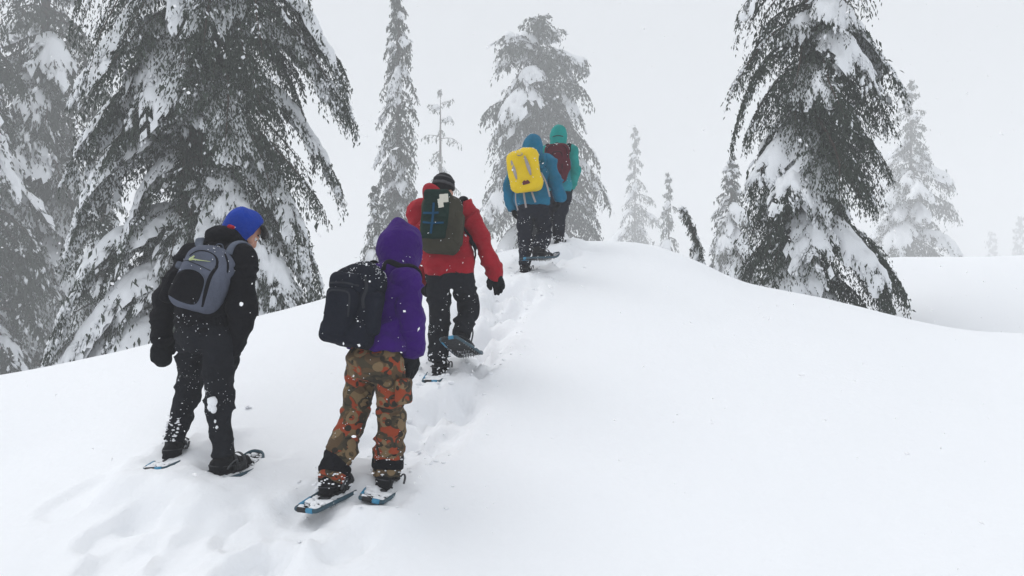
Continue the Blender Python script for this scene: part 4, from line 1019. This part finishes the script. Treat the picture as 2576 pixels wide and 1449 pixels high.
S4 = Sdf(); S4.box((-.165, .0, -.10), np.eye(3), (.035, .05, .10), .03); solid('side_pocket', S4, M_BLACKCLOTH, K, .007, .003); S4 = Sdf(); S4.box((-.155, .0, .03), np.eye(3), (.028, .05, .022), .012); solid('side_strap', S4, M_GREYSTRAP, K, .006, .002)
p = spline([(-.03, .01, .205), (-.012, .0, .235), (.012, .0, .235), (.03, .01, .205)], 14); V, Q, T = tube(p, .008, 6, .5); link('haul_loop', mesh_np('haul_loop', V, Q, T, mats=[M_GREYSTRAP]), K)
snow_on(K, pv, pq, R_, 60, (.0015, .004))
Mi = np.array(M.inverted()); tl = lambda p: (Mi[:3, :3] @ np.asarray(p, float)) + Mi[:3, 3]
class Local:      # the jacket as the pack sees it
    def __init__(s, S, M): s.S = S; s.A = np.array(M)[:3, :3]; s.t = np.array(M)[:3, 3]
    def __call__(s, p): return s.S(np.asarray(p, float) @ s.A.T + s.t)
    grad = Sdf.grad
JL = Local(JS, M)
def shoulder_strap(K, JL, tl, ctrl, w, m): return band('shoulder_strap', JL, [tl(c) for c in ctrl], w, m, K, .018, .3, 30)
shoulder_strap(K, JL, tl, [pt(500, 650, 4.86), pt(497, 622, 4.95), pt(505, 612, 5.10), pt(520, 640, 5.2), pt(520, 720, 5.2)], .028, M_GREYSTRAP)
shoulder_strap(K, JL, tl, [pt(570, 638, 4.80), pt(592, 622, 4.88), pt(620, 632, 4.98), pt(625, 660, 5.05), pt(600, 720, 5.1)], .026, M_GREYSTRAP)

# ================================================================ 2  purple hoodie, camouflage trousers
J = joints(2, 4.70, 26, dict(pelvis=(938, 908), waist=(948, 862, .02), chest=(988, 752, .09), neck=(1006, 668, .14), head=(1008, 617, .19), hipL=(906, 915, .07), hipR=(978, 915, -.06),
     kneeL=(894, 1040, .13), kneeR=(986, 1040, .07), shL=(950, 692, .25), shR=(1022, 708, .02), elbL=(958, 800, .40), wrL=(1000, 860, .46), handL=(1010, 910, .48),
     elbR=(1031, 795, -.03), wrR=(1035, 876, .03), handR=(1042, 960, .05)), (900, 1240), arm_r=(.070, .070, .068, .054))
J['hf'] = np.array([.80, .58, -.12]); J['hu'] = np.array([.10, .06, 1.0]); J['hbody'] = .012
P2, HL, HA = body('person', J, 'hiker in purple hoodie and orange camouflage trousers'); b = J['base']
JS, jo = jacket(J, M_PURPLE, P2, [(.165, .135), (.175, .145), (.172, .14), (.14, .11)], (pt(955, 876, 4.70), np.array([-.05, 0, -1])), h=.009, amp=.015, freq=(6, 6, 12), seed=31, hood_collar=.085)
TS, tr = trousers(J, M_CAMO, P2, [(.165, .138), .086, .079, .079], amp=.010, seed=32, cuff=-.01)
hf, hu = HA[1], HA[2]; hc = J['head']; S = Sdf()
S.ell(hc + hf * .0 + hu * .005, HA, (.102, .116, .108), .03); S.cone(hc + hu * .05 - hf * .02, hc + hu * .112 - hf * .032, .090, .056, .06); S.ell(hc - hf * .06 - hu * .01, HA, (.098, .075, .11), .05); S.cone(hc + hf * .04 + hu * .04, hc + hf * .085 - hu * .035, .080, .074, .05)
S.cone(hc - hu * .05 - hf * .01, J['neck'] - UPV * .01, .105, .115, .05);
S.ell(hc + hf * .13 - hu * .0, HA, (.074, .075, .105), .012, 's')
add_garment('hood', S, M_PURPLE, P2, b, .007, .010, (6, 6, 14), 34)
glove('glove', J['wrR'], J['hdR'], np.array([-.85, .4, 0]), np.array([-.55, -.75, .0]), M_GLOVE, P2, b, 1.12, .30)
glove('glove', J['wrL'], J['hdL'], np.array([-.6, .6, 0]), np.array([.3, .9, 0]), M_GLOVE, P2, b, 1.08, .4)
for q in 'LR': boot(J, q, M_BOOT, P2, b, shaft=.13)
# black gaiter bands at the trouser hems
for q in 'LR':
    an, kn = J['ank' + q], J['knee' + q]; sh = nrm(kn - an); S = Sdf(); S.cone(an + sh * .0, an + sh * .105, .086, .089, .01); S.cut(an + sh * .015, -sh, .006); S.cut(an + sh * .115 + J['shoe' + q][1] * 0, sh + .5 * J['r'] * (1 if q == 'L' else .2), .006)
    add_garment('gaiter', S, M_BLACKCLOTH, P2, b, .008, .005, (9, 9, 22), 36)
# cargo pocket on the outer thigh
S = Sdf(); S.box(pt(1016, 985, 4.62), (J['r'], J['f'], UPV), (.030, .06, .075), .022); add_garment('cargo_pocket', S, M_CAMO, P2, b, .008, .003, seed=37)
S = Sdf()
for q, k in (('R', 0), ('L', 0)):
    kn = J['knee' + q]; S.cone(kn - J['r'] * .035 + UPV * .012 - J['f'] * .045, kn + J['r'] * .045 - UPV * .008 - J['f'] * .045, .040, .040, .01)
add_garment('knee_fold', S, M_CAMO, P2, b, .008, .004, seed=38)
specks([tr], P2, b, R_, 220, b[2], b[2] + .9, 1.2, (.002, .006)); specks([jo[0]], P2, b, R_, 120, b[2] + .6, b[2] + 1.5, .2, (.0025, .005))
Lk = lambda q: J['ank' + q] + nrm(J['knee' + q] - J['ank' + q]) * .06
pp = []
for q, n in (('L', 90), ('R', 60)):
    an, kn = J['ank' + q], J['knee' + q]; sh = nrm(kn - an)
    for k in range(n): a = R_.uniform(0, 6.28); pp.append(an + sh * R_.uniform(-.05, .13) + (J['r'] * math.cos(a) + J['f'] * math.sin(a)) * .087)
v, f = lumps(np.array(pp), R_.uniform(.003, .009, len(pp)), R_, .6); link('snow_lump', mesh_np('snow_lump', local(v, b), tris=f, mats=[M_SNOW]), P2, kind='stuff')
place_shoe(J, 'L', 'snow-caked snowshoe with its tail in the trench, on the rear foot below the camouflage trousers'); place_shoe(J, 'R', 'snowshoe with loose grey heel strap on the front foot below the camouflage trousers')
M = pack_frame(893, 766, 4.70 - .10, 22, 8, 5); K = pack_root(M, 'large black backpack with several pockets worn over the purple hoodie')
S = Sdf(); S.box((0, .02, -.02), np.eye(3), (.138, .09, .215), .055, .02); S.ell((0.03, .02, .15), np.eye(3), (.118, .095, .105), .05); S.box((-.008, .0, -.17), np.eye(3), (.150, .110, .07), .045, .03)
po, pv, pq = solid('main_compartment', S, M_NAVYBLK, K, .008, .006, (7, 7, 9), 41)
S2 = Sdf(); S2.box((-.03, -.085, -.055), np.eye(3), (.095, .045, .135), .035); solid('front_pocket', S2, M_NAVYBLK, K, .007, .004, seed=42)
S3 = Sdf(); S3.box((.130, -.01, -.04), np.eye(3), (.045, .06, .125), .038); solid('side_pocket', S3, M_NAVYBLK, K, .007, .004, seed=43); S3 = Sdf(); S3.box((-.135, .01, -.07), np.eye(3), (.035, .06, .10), .03); solid('side_pocket', S3, M_NAVYBLK, K, .007, .004, seed=44)
S5 = Sdf(); S5.box((-.02, -.055, .115), np.eye(3), (.115, .055, .055), .04); solid('top_pocket', S5, M_NAVYBLK, K, .007, .005, seed=45)
band('zipper', S2, [(-.12, -.14, -.08), (-.10, -.14, .045), (-.03, -.14, .068), (.04, -.14, .045), (.06, -.14, -.08)], .006, M_DGREY, K, .002, .4)
band('zipper', S5, [(-.12, -.11, .10), (-.02, -.13, .108), (.08, -.11, .10)], .006, M_DGREY, K, .002, .4)
band('compression_strap', S, [(.10, -.12, .16), (.12, -.1, .09), (.10, -.1, .03), (.12, -.1, -.02)], .010, M_DGREY, K, .004, .3)
snow_on(K, pv, pq, R_, 330, (.0012, .0036)); v5 = S5.mesh(.01, 0); snow_on(K, v5[0], v5[1], R_, 260, (.0012, .0034))
Mi = np.array(M.inverted()); JL = Local(JS, M)
shoulder_strap(K, JL, tl, [pt(945, 665, 4.66), pt(968, 652, 4.72), pt(1000, 655, 4.66), pt(1032, 665, 4.70), pt(1050, 690, 4.78), pt(1052, 740, 4.88)], .020, M_BLACKCLOTH)
shoulder_strap(K, JL, tl, [pt(905, 680, 4.76), pt(925, 668, 4.9), pt(950, 668, 5.02), pt(970, 700, 5.1)], .022, M_BLACKCLOTH)

# ================================================================ 3  red jacket
J = joints(3, 6.50, 10, dict(pelvis=(1130, 690), waist=(1128, 640, .02), chest=(1113, 560, .09), neck=(1108, 512, .14), head=(1115, 475, .20), hipL=(1102, 702, .02), hipR=(1160, 702, -.01),
     kneeL=(1107, 797, .10), kneeR=(1180, 768, .20), shL=(1055, 534, .13), shR=(1165, 530, .07), elbL=(1040, 612, .14), wrL=(1055, 700, .18), handL=(1068, 742, .2),
     elbR=(1211, 600, .02), wrR=(1243, 683, .08), handR=(1256, 720, .10)), (1130, 950), arm_r=(.090, .074, .064, .056))
J['hf'] = nrm(np.array([.35, .92, -.25])); J['hu'] = np.array([.12, .2, .96]); J['hbody'] = .012
P3, HL, HA = body('person', J, 'hiker in bright red jacket and striped knit hat lifting one foot'); b = J['base']
JS, jo = jacket(J, M_RED, P3, [(.205, .15), (.20, .145), (.195, .14), (.16, .11)], (pt(1130, 690, 6.5), np.array([.0, 0, -1])), h=.010, amp=.015, freq=(6, 6, 13), seed=51)
TS, tr = trousers(J, M_CHAR, P3, [(.172, .112), .095, .086, .073], h=.010, amp=.012, seed=52)
hf, hu = HA[1], HA[2]; hc = J['head']
S = Sdf(); S.ell(hc - hf * .006 + hu * .030, HA, (.090, .108, .103), .02); S.cut(hc - hu * .015, nrm(-hu + hf * .25), .006)
hat, _, _ = add_garment('knit_hat', S, M_KNIT, P3, b, .007, .002, (20, 20, 20), 54)
for dz, w in ((-.002, .018), (.052, .014), (.09, .010)):
    ring = []
    for a in np.linspace(0, 2 * math.pi, 33): ring.append(hc - hf * .006 + hu * (.030 + dz) + HA[0] * .09 * math.cos(a) * math.sqrt(max(.05, 1 - (dz / .103) ** 2)) + hf * .108 * math.sin(a) * math.sqrt(max(.05, 1 - (dz / .103) ** 2)))
    ring = np.array(ring); V, Q, T = tube(ring, w, 8, .25, nrm(hu) * 0 + (ring - hc) / np.linalg.norm(ring - hc, axis=1)[:, None]); link('stripe', mesh_np('stripe', local(V, b), Q, T, mats=[M_STRIPE]), hat)
S = Sdf(); S.ell(pt(1092, 497, 6.62), (np.array([.8, .2, .55]), np.array([-.2, 1, 0]), np.array([-.55, 0, .8])), (.085, .095, .135), .03); S.ell(J['neck'] + UPV * .01, (J['r'], J['f'], UPV), (.13, .115, .07), .05); S.ell(hc + UPV * .02 + hf * .02, HA, (.094, .112, .13), .01, 's')
add_garment('hood', S, M_RED, P3, b, .009, .008, (8, 8, 12), 55)
glove('glove', J['wrR'], J['hdR'], np.array([-.9, .2, -.3]), np.array([-.4, .2, -.5]), M_GLOVE, P3, b, 1.12, .45, h=.0055)
glove('glove', J['wrL'], J['hdL'], np.array([.9, .2, 0]), np.array([.2, .9, 0]), M_GLOVE, P3, b, 1.12, .45, h=.0055)
for q in 'LR': boot(J, q, M_BOOT, P3, b, h=.009)
specks([tr], P3, b, R_, 300, b[2], b[2] + .9, 1.6, (.003, .006)); specks([jo[0]], P3, b, R_, 190, b[2] + .7, b[2] + 1.5, .1, (.003, .006))
pp = [J['ankL'] + np.array([R_.normal(0, .065), R_.uniform(-.12, .02), R_.uniform(-.10, .10)]) for k in range(60)]
v, f = lumps(np.array(pp), R_.uniform(.003, .010, 60), R_, .9); link('snow_lump', mesh_np('snow_lump', local(v, b), tris=f, mats=[M_SNOW]), P3, kind='stuff')
place_shoe(J, 'L', 'snowshoe pressed into the snow under the standing foot of the red-jacketed hiker'); place_shoe(J, 'R', 'raised snowshoe with blue edge under the lifted foot of the red-jacketed hiker')
M = pack_frame(1111, 562, 6.50 - .14, 8, 12, 2); K = pack_root(M, 'olive and dark green rucksack with white tag worn by the red-jacketed hiker')
S = Sdf(); S.box((0, 0, -.02), np.eye(3), (.160, .10, .225), .075, .02); S.ell((-.02, 0, .16), np.eye(3), (.135, .10, .10), .05)
po, pv, pq = solid('main_compartment', S, M_OLIVE, K, .008, .006, (7, 7, 8), 61)
patch('front_panel', S, [(-.135, -.12), (-.15, .0), (-.14, .11), (-.10, .20), (.02, .22), (.07, .17), (.075, .02), (.06, -.10), (-.03, -.15)], -.2, M_DGREEN, K, .010)
S2 = Sdf(); S2.box((-.035, -.095, -.075), np.eye(3), (.10, .03, .075), .025); solid('lower_pocket', S2, M_DGREEN, K, .007, .004, seed=62); S2 = Sdf(); S2.box((-.03, -.09, .06), np.eye(3), (.10, .03, .055), .024); solid('upper_pocket', S2, M_DGREEN, K, .007, .004, seed=63)
S2 = Sdf(); S2.box((-.04, -.04, .205), np.eye(3), (.105, .075, .045), .035); solid('top_lid', S2, M_DGREEN, K, .007, .005, seed=64)
S6 = Sdf(); S6.box((-.035, -.085, 0), np.eye(3), (.105, .035, .16), .03)
band('webbing', S6, [(-.045, -.15, .13), (-.043, -.15, .02), (-.048, -.15, -.12)], .010, M_BLUESTRAP, K, .008, .3); band('webbing', S6, [(-.125, -.13, .045), (-.06, -.15, .045), (.0, -.14, .05)], .009, M_BLUESTRAP, K, .008, .3); band('webbing', S6, [(-.12, -.13, -.03), (-.05, -.15, -.035), (.05, -.14, -.03)], .008, M_BLUESTRAP, K, .008, .3)
S2 = Sdf(); S2.box((.035, -.135, .165), (nrm((1, 0, .12)), nrm((0, 1, .15)), nrm((-.12, -.15, 1))), (.036, .003, .034), .002); S2.box((.012, -.135, .125), (nrm((1, 0, .2)), nrm((0, 1, .1)), nrm((-.2, -.1, 1))), (.022, .003, .036), .002, .003); solid('paper_tag', S2, M_TAG, K, .004, 0, smooth=0)
S3 = Sdf(); S3.box((.135, -.02, -.05), np.eye(3), (.045, .075, .14), .04); solid('side_pocket', S3, M_OLIVE, K, .008, .004, seed=65)
snow_on(K, pv, pq, R_, 60, (.0015, .004))
Mi = np.array(M.inverted()); JL = Local(JS, M)
shoulder_strap(K, JL, tl, [pt(1150, 525, 6.42), pt(1160, 515, 6.50), pt(1168, 525, 6.62), pt(1168, 560, 6.7)], .024, M_BLACKCLOTH)
shoulder_strap(K, JL, tl, [pt(1154, 530, 6.40), pt(1164, 560, 6.42), pt(1180, 595, 6.46), pt(1192, 625, 6.52)], .014, M_BLACKCLOTH)
p = np.array([tl(q) for q in spline([pt(1176, 600, 6.46), pt(1192, 622, 6.44), pt(1196, 642, 6.45), pt(1190, 660, 6.47)], 14)]); V, Q, T = tube(p, .008, 6, .3, (0, -1, 0)); link('loose_strap', mesh_np('loose_strap', V, Q, T, mats=[M_BLACKCLOTH]), K)

# ================================================================ 4  blue jacket, yellow rain cover
J = joints(4, 9.63, 14, dict(pelvis=(1340, 522), waist=(1339, 488, .02), chest=(1339, 438, .07), neck=(1341, 396, .12), head=(1341, 367, .17), hipL=(1319, 530, .02), hipR=(1362, 530, -.02),
     kneeL=(1322, 594, .06), kneeR=(1371, 588, .14), shL=(1302, 415, .13), shR=(1379, 412, .05), elbL=(1284, 466, .08), wrL=(1289, 518, .12), handL=(1297, 552, .15),
     elbR=(1396, 455, .0), wrR=(1407, 494, .06), handR=(1404, 520, .10)), (1335, 690), arm_r=(.094, .080, .070, .058))
J['hf'] = nrm(J['f'] + np.array([.1, 0, -.12])); J['hu'] = np.array([.02, .12, 1.0]); J['hbody'] = .012
P4, HL, HA = body('person', J, 'hiker in blue hooded jacket carrying the yellow-covered pack'); b = J['base']
JS, jo = jacket(J, M_BLUE, P4, [(.205, .15), (.20, .15), (.20, .14), (.165, .115)], (pt(1340, 516, 9.63), np.array([.0, 0, -1])), h=.012, amp=.016, freq=(6, 6, 12), seed=71)
TS, tr = trousers(J, M_NAVYBLK, P4, [(.172, .13), .092, .084, .078], h=.012, amp=.013, seed=72)
hf, hu = HA[1], HA[2]; hc = J['head']; S = Sdf()
S.ell(hc + hu * .020, HA, (.120, .130, .125), .03); S.cone(hc - hu * .05 - hf * .02, J['neck'] - UPV * .01, .118, .13, .05); S.ell(hc + hf * .12 - hu * .01, HA, (.075, .06, .10), .012, 's')
add_garment('hood', S, M_BLUE, P4, b, .010, .006, (8, 8, 12), 74)
glove('glove', J['wrL'], J['hdL'], np.array([.9, .2, 0]), np.array([.2, .9, 0]), M_GLOVE, P4, b, 1.12, .4, h=.007); glove('glove', J['wrR'], J['hdR'], np.array([-.9, .2, 0]), np.array([-.2, .9, 0]), M_GLOVE, P4, b, 1.12, .4, h=.007)
for q in 'LR': boot(J, q, M_BOOT, P4, b, h=.011)
specks([tr], P4, b, R_, 200, b[2], b[2] + .9, 1.8, (.003, .007)); specks([jo[0]], P4, b, R_, 120, b[2] + .7, b[2] + 1.6, .1, (.004, .007))
pp = [J['ank' + q] + np.array([R_.normal(0, .07), R_.uniform(-.12, .04), R_.uniform(-.11, .12)]) for q in 'LR' for k in range(50)]
v, f = lumps(np.array(pp), R_.uniform(.003, .010, len(pp)), R_, .9); link('snow_lump', mesh_np('snow_lump', local(v, b), tris=f, mats=[M_SNOW]), P4, kind='stuff')
place_shoe(J, 'L', 'snow-covered snowshoe on the standing foot of the hiker with the yellow pack'); place_shoe(J, 'R', 'raised snowshoe seen side on under the lifted foot of the yellow pack carrier')
M = pack_frame(1319, 429, 9.63 - .17, 10, 6, -11); K = pack_root(M, 'backpack under a bright yellow rain cover worn over the blue jacket')
S = Sdf(); S.box((0, 0, -.01), np.eye(3), (.178, .12, .245), .10, .02); S.ell((.06, .02, .17), np.eye(3), (.115, .09, .10), .06); S.box((.02, -.02, -.12), np.eye(3), (.145, .12, .13), .09, .04)
po, pv, pq = solid('rain_cover', S, M_YELLOW, K, .009, .013, (7, 7, 8), 81)
for x0, x1, z0, z1 in ((-.115, -.095, .10, -.11), (.050, .075, .12, -.09)): patch('reflective_strip', S, [(x0 - .012, z0 + .0), (x0 + .006, z0 + .01), ((x0 + x1) / 2 + .022, (z0 + z1) / 2), (x1 + .016, z1), (x1 - .004, z1 - .01), ((x0 + x1) / 2 - .016, (z0 + z1) / 2)], -.25, M_REFLECT, K, .020)
patch('logo_patch', S, [(-.030, .178), (.022, .178), (.022, .152), (-.030, .152)], -.25, M_REFLECT, K, .020, 3); patch('logo_square', S, [(-.024, .173), (.016, .173), (.016, .157), (-.024, .157)], -.25, M_YELLOW, K, .023, 3)
patch('emblem_patch', S, [(-.028, -.205), (.050, -.20), (.050, -.178), (.030, -.160), (.014, -.172), (-.004, -.158), (-.028, -.180)], -.25, M_EMB, K, .020, 4)
for x0, x1, z, l in ((-.055, -.06, -.235, .20), (.035, .06, -.235, .16)):
    p = spline([(x0, .03, z + .02), ((x0 + x1) / 2, .01, z - l * .5), (x1, .03, z - l)], 14); V, Q, T = tube(p, .013, 6, .2, (0, -1, 0)); link('hanging_strap', mesh_np('hanging_strap', V, Q, T, mats=[M_REFLECT]), K)
p = spline([(.185, .06, -.05), (.225, .04, -.20), (.235, .06, -.36)], 14); V, Q, T = tube(p, .012, 6, .2, (.5, -1, 0)); link('hanging_strap', mesh_np('hanging_strap', V, Q, T, mats=[M_REFLECT]), K)
p = spline([(-.15, .06, -.20), (-.17, .04, -.33), (-.165, .06, -.44)], 14); V, Q, T = tube(p, .010, 6, .2, (-.5, -1, 0)); link('hanging_strap', mesh_np('hanging_strap', V, Q, T, mats=[M_REFLECT]), K)
snow_on(K, pv, pq, R_, 70, (.004, .008))
Mi = np.array(M.inverted()); JL = Local(JS, M)
shoulder_strap(K, JL, tl, [pt(1362, 420, 9.50), pt(1370, 402, 9.58), pt(1372, 398, 9.70), pt(1368, 420, 9.82)], .026, M_BLUE)
shoulder_strap(K, JL, tl, [pt(1300, 420, 9.56), pt(1306, 404, 9.66), pt(1312, 402, 9.78), pt(1314, 430, 9.9)], .026, M_DGREY)

# ================================================================ 5  teal jacket, maroon pack
J = joints(5, 11.0, 8, dict(pelvis=(1402, 492), waist=(1402, 458, .02), chest=(1403, 410, .06), neck=(1404, 368, .10), head=(1405, 340, .14), hipL=(1384, 498, .02), hipR=(1420, 498, -.01),
     kneeL=(1380, 548, .18), kneeR=(1406, 550, .04), shL=(1373, 385, .12), shR=(1436, 383, .08), elbL=(1365, 428, .12), wrL=(1374, 470, .16), handL=(1378, 496, .18),
     elbR=(1445, 428, .06), wrR=(1438, 468, .10), handR=(1431, 500, .12)), (1400, 622), arm_r=(.088, .074, .064, .056))
J['hf'] = nrm(J['f'] + np.array([0, 0, -.1])); J['hu'] = np.array([.0, .1, 1.0]); J['hbody'] = .013
P5, HL, HA = body('person', J, 'leading hiker in teal hooded jacket at the top of the rise'); b = J['base']
JS, jo = jacket(J, M_TEALB, P5, [(.185, .14), (.185, .14), (.185, .135), (.155, .11)], (pt(1402, 481, 11.0), np.array([.0, 0, -1])), h=.013, amp=.013, freq=(6, 6, 12), seed=91, sleeve_m=M_TEAL)
TS, tr = trousers(J, M_NAVYBLK, P5, [(.175, .135), .096, .088, .078], h=.014, amp=.007, seed=92)
hf, hu = HA[1], HA[2]; hc = J['head']; S = Sdf()
S.ell(hc + hu * .015, HA, (.112, .125, .128), .03); S.cone(hc - hu * .05 - hf * .01, J['neck'] - UPV * .0, .110, .115, .05); S.ell(hc + hf * .12 - hu * .01, HA, (.072, .06, .10), .012, 's')
hd, hv, hq = add_garment('hood', S, M_TEAL, P5, b, .010, .006, (8, 8, 12), 94)
S.grad; band2 = strap('hood_cord', S, [hc - hf * .13 - hu * .055 - HA[0] * .09, hc - hf * .14 - hu * .045, hc - hf * .13 - hu * .055 + HA[0] * .09], .006, M_DGREY, P5, b, .003, .6)
glove('glove', J['wrR'], J['hdR'], np.array([-.9, .2, 0]), np.array([-.2, .9, 0]), M_GLOVE, P5, b, 1.15, .5, h=.007); glove('glove', J['wrL'], J['hdL'], np.array([.9, .2, 0]), np.array([.2, .9, 0]), M_GLOVE, P5, b, 1.15, .4, h=.007)
for q in 'LR': boot(J, q, M_BOOT, P5, b, h=.012)
specks([tr], P5, b, R_, 150, b[2], b[2] + .9, 2.0, (.003, .007)); specks([jo[0]], P5, b, R_, 60, b[2] + .7, b[2] + 1.6, .1, (.004, .007))
pp = [J['ankR'] + np.array([R_.normal(0, .06), R_.uniform(-.12, .04), R_.uniform(-.11, .06)]) for k in range(60)]
v, f = lumps(np.array(pp), R_.uniform(.003, .010, len(pp)), R_, .9); link('snow_lump', mesh_np('snow_lump', local(v, b), tris=f, mats=[M_SNOW]), P5, kind='stuff')
place_shoe(J, 'L', 'kicked-up snowshoe seen between the legs of the yellow pack carrier'); place_shoe(J, 'R', 'snow-buried snowshoe under the planted foot of the leading hiker')
M = pack_frame(1401, 410, 11.0 - .16, 8, 8, 0); K = pack_root(M, 'maroon backpack worn over the teal jacket at the front of the line')
S = Sdf(); S.box((0, 0, .06), np.eye(3), (.172, .10, .20), .085, .02); S.box((.01, .0, -.12), np.eye(3), (.125, .095, .15), .08, .08); po, pv, pq = solid('main_compartment', S, M_MAROON, K, .010, .006, (7, 7, 8), 96)
S2 = Sdf(); S2.box((.015, -.085, -.02), np.eye(3), (.085, .035, .16), .03); solid('front_pocket', S2, M_MAROON, K, .009, .004, seed=97)
band('zipper', S, [(-.15, -.07, .0), (-.135, -.1, .17), (0, -.1, .235), (.135, -.1, .17), (.15, -.07, .0)], .007, M_BLACKCLOTH, K, .003, .4); band('zipper', S2, [(-.06, -.13, -.12), (-.05, -.13, .10), (.07, -.13, .10), (.085, -.13, -.12)], .006, M_BLACKCLOTH, K, .003, .4)
p = spline([(-.035, .02, .255), (-.015, .01, .285), (.015, .01, .285), (.035, .02, .255)], 12); V, Q, T = tube(p, .008, 6, .6); link('haul_loop', mesh_np('haul_loop', V, Q, T, mats=[M_BLACKCLOTH]), K)
snow_on(K, pv, pq, R_, 60, (.004, .008))
Mi = np.array(M.inverted()); JL = Local(JS, M)
shoulder_strap(K, JL, tl, [pt(1430, 385, 10.9), pt(1432, 372, 11.0), pt(1432, 372, 11.12), pt(1430, 400, 11.22)], .026, M_BLACKCLOTH)
shoulder_strap(K, JL, tl, [pt(1376, 385, 10.93), pt(1378, 374, 11.04), pt(1380, 374, 11.16), pt(1382, 400, 11.26)], .026, M_BLACKCLOTH)
# ---------------------------------------------------------------- falling snow and loose lumps
M_FLAKE = mat('snowflake', (0.95, 0.95, 0.96), .7, spec=.1)
def build_snowfall():
    R = np.random.RandomState(99); n = 5200
    Y = 1.2 + 11.5 * R.rand(n) ** .6; x = R.uniform(-1, 1, n) * (Y * .68 + .6); z = CZ + R.uniform(-1, 1, n) * (Y * .42 + .4)
    P = np.stack([x, Y, z], -1); P = P[P[:, 2] > ground(P[:, 0], P[:, 1]) + .04]
    r = R.lognormal(math.log(.0028), .45, len(P)); r = np.minimum(r, .0018 * P[:, 1] + .0012)
    big = np.array([pt(474, 233, 4), pt(2013, 352, 3.2), pt(163, 100, 3.5), pt(150, 612, 3.0), pt(1180, 745, 4.2), pt(550, 84, 4), pt(890, 1098, 3.2), pt(607, 765, 3.4), pt(1262, 630, 4.5), pt(860, 525, 3.6), pt(440, 15, 4), pt(300, 700, 4), pt(930, 708, 3.6), pt(900, 808, 3.6), pt(1800, 870, 6), pt(700, 500, 4)])
    v, f = clots(P, r, R, .8); v2, f2 = lumps(big, R.uniform(.004, .008, len(big)), R, .9); f = np.concatenate([f, f2 + len(v)]); v = np.concatenate([v, v2]); link('falling_snowflakes', mesh_np('falling_snowflakes', v, tris=f, mats=[M_FLAKE]), kind='stuff')
build_snowfall()
def loose():
    R = np.random.RandomState(55)
    c = hit(621, 1029); c[2] = gz(c[0], c[1]) + .012; v, f = lumps(np.array([c, c + [.022, 0, -.003]]), np.array([.020, .013]), R, .7)
    link('snow_lump', mesh_np('snow_lump', local(v, c), tris=f, mats=[M_SNOW]), None, c, label='small lone snow lump on the smooth slope right of the charcoal trousers', category='snow lump')
    # crumbs kicked up along the trail
    P, r = [], []
    for a, b in zip(_trail[1:-1], _trail[2:]):
        for k in range(38):
            t = R.rand(); q = a + (b - a) * t; x, y = q[0] + R.normal(0, .22), q[1] + R.normal(0, .2); P.append((x, y, gz(x, y) + .002)); r.append(R.lognormal(math.log(.011), .5))
    v, f = lumps(np.array(P), np.minimum(np.array(r), .035), R, .6); link('snow_crumbs', mesh_np('snow_crumbs', v, tris=f, mats=[M_SNOW]), kind='stuff')
loose()
# ---------------------------------------------------------------- the cloud the hikers walk in
def build_haze():
    x0, x1, y0, y1, z0, z1 = -300, 300, -62, 420, -40, 52.0
    V = np.array([(x, y, z) for x in (x0, x1) for y in (y0, y1) for z in (z0, z1)], float)
    Q = np.array([(0, 1, 3, 2), (4, 6, 7, 5), (0, 4, 5, 1), (2, 3, 7, 6), (0, 2, 6, 4), (1, 5, 7, 3)])
    m = bpy.data.materials.new('haze'); m.use_nodes = True; nt = m.node_tree; nt.nodes.clear()
    v = nt.nodes.new('ShaderNodeVolumePrincipled'); v.inputs['Density'].default_value = HAZE_DENSITY
    v.inputs['Color'].default_value = (0.97, 0.975, 0.98, 1); v.inputs['Anisotropy'].default_value = 0.0
    o = nt.nodes.new('ShaderNodeOutputMaterial'); nt.links.new(v.outputs[0], o.inputs['Volume'])
    link('haze', mesh_np('haze', V, Q, mats=[m], smooth=False), kind='stuff')
build_haze()
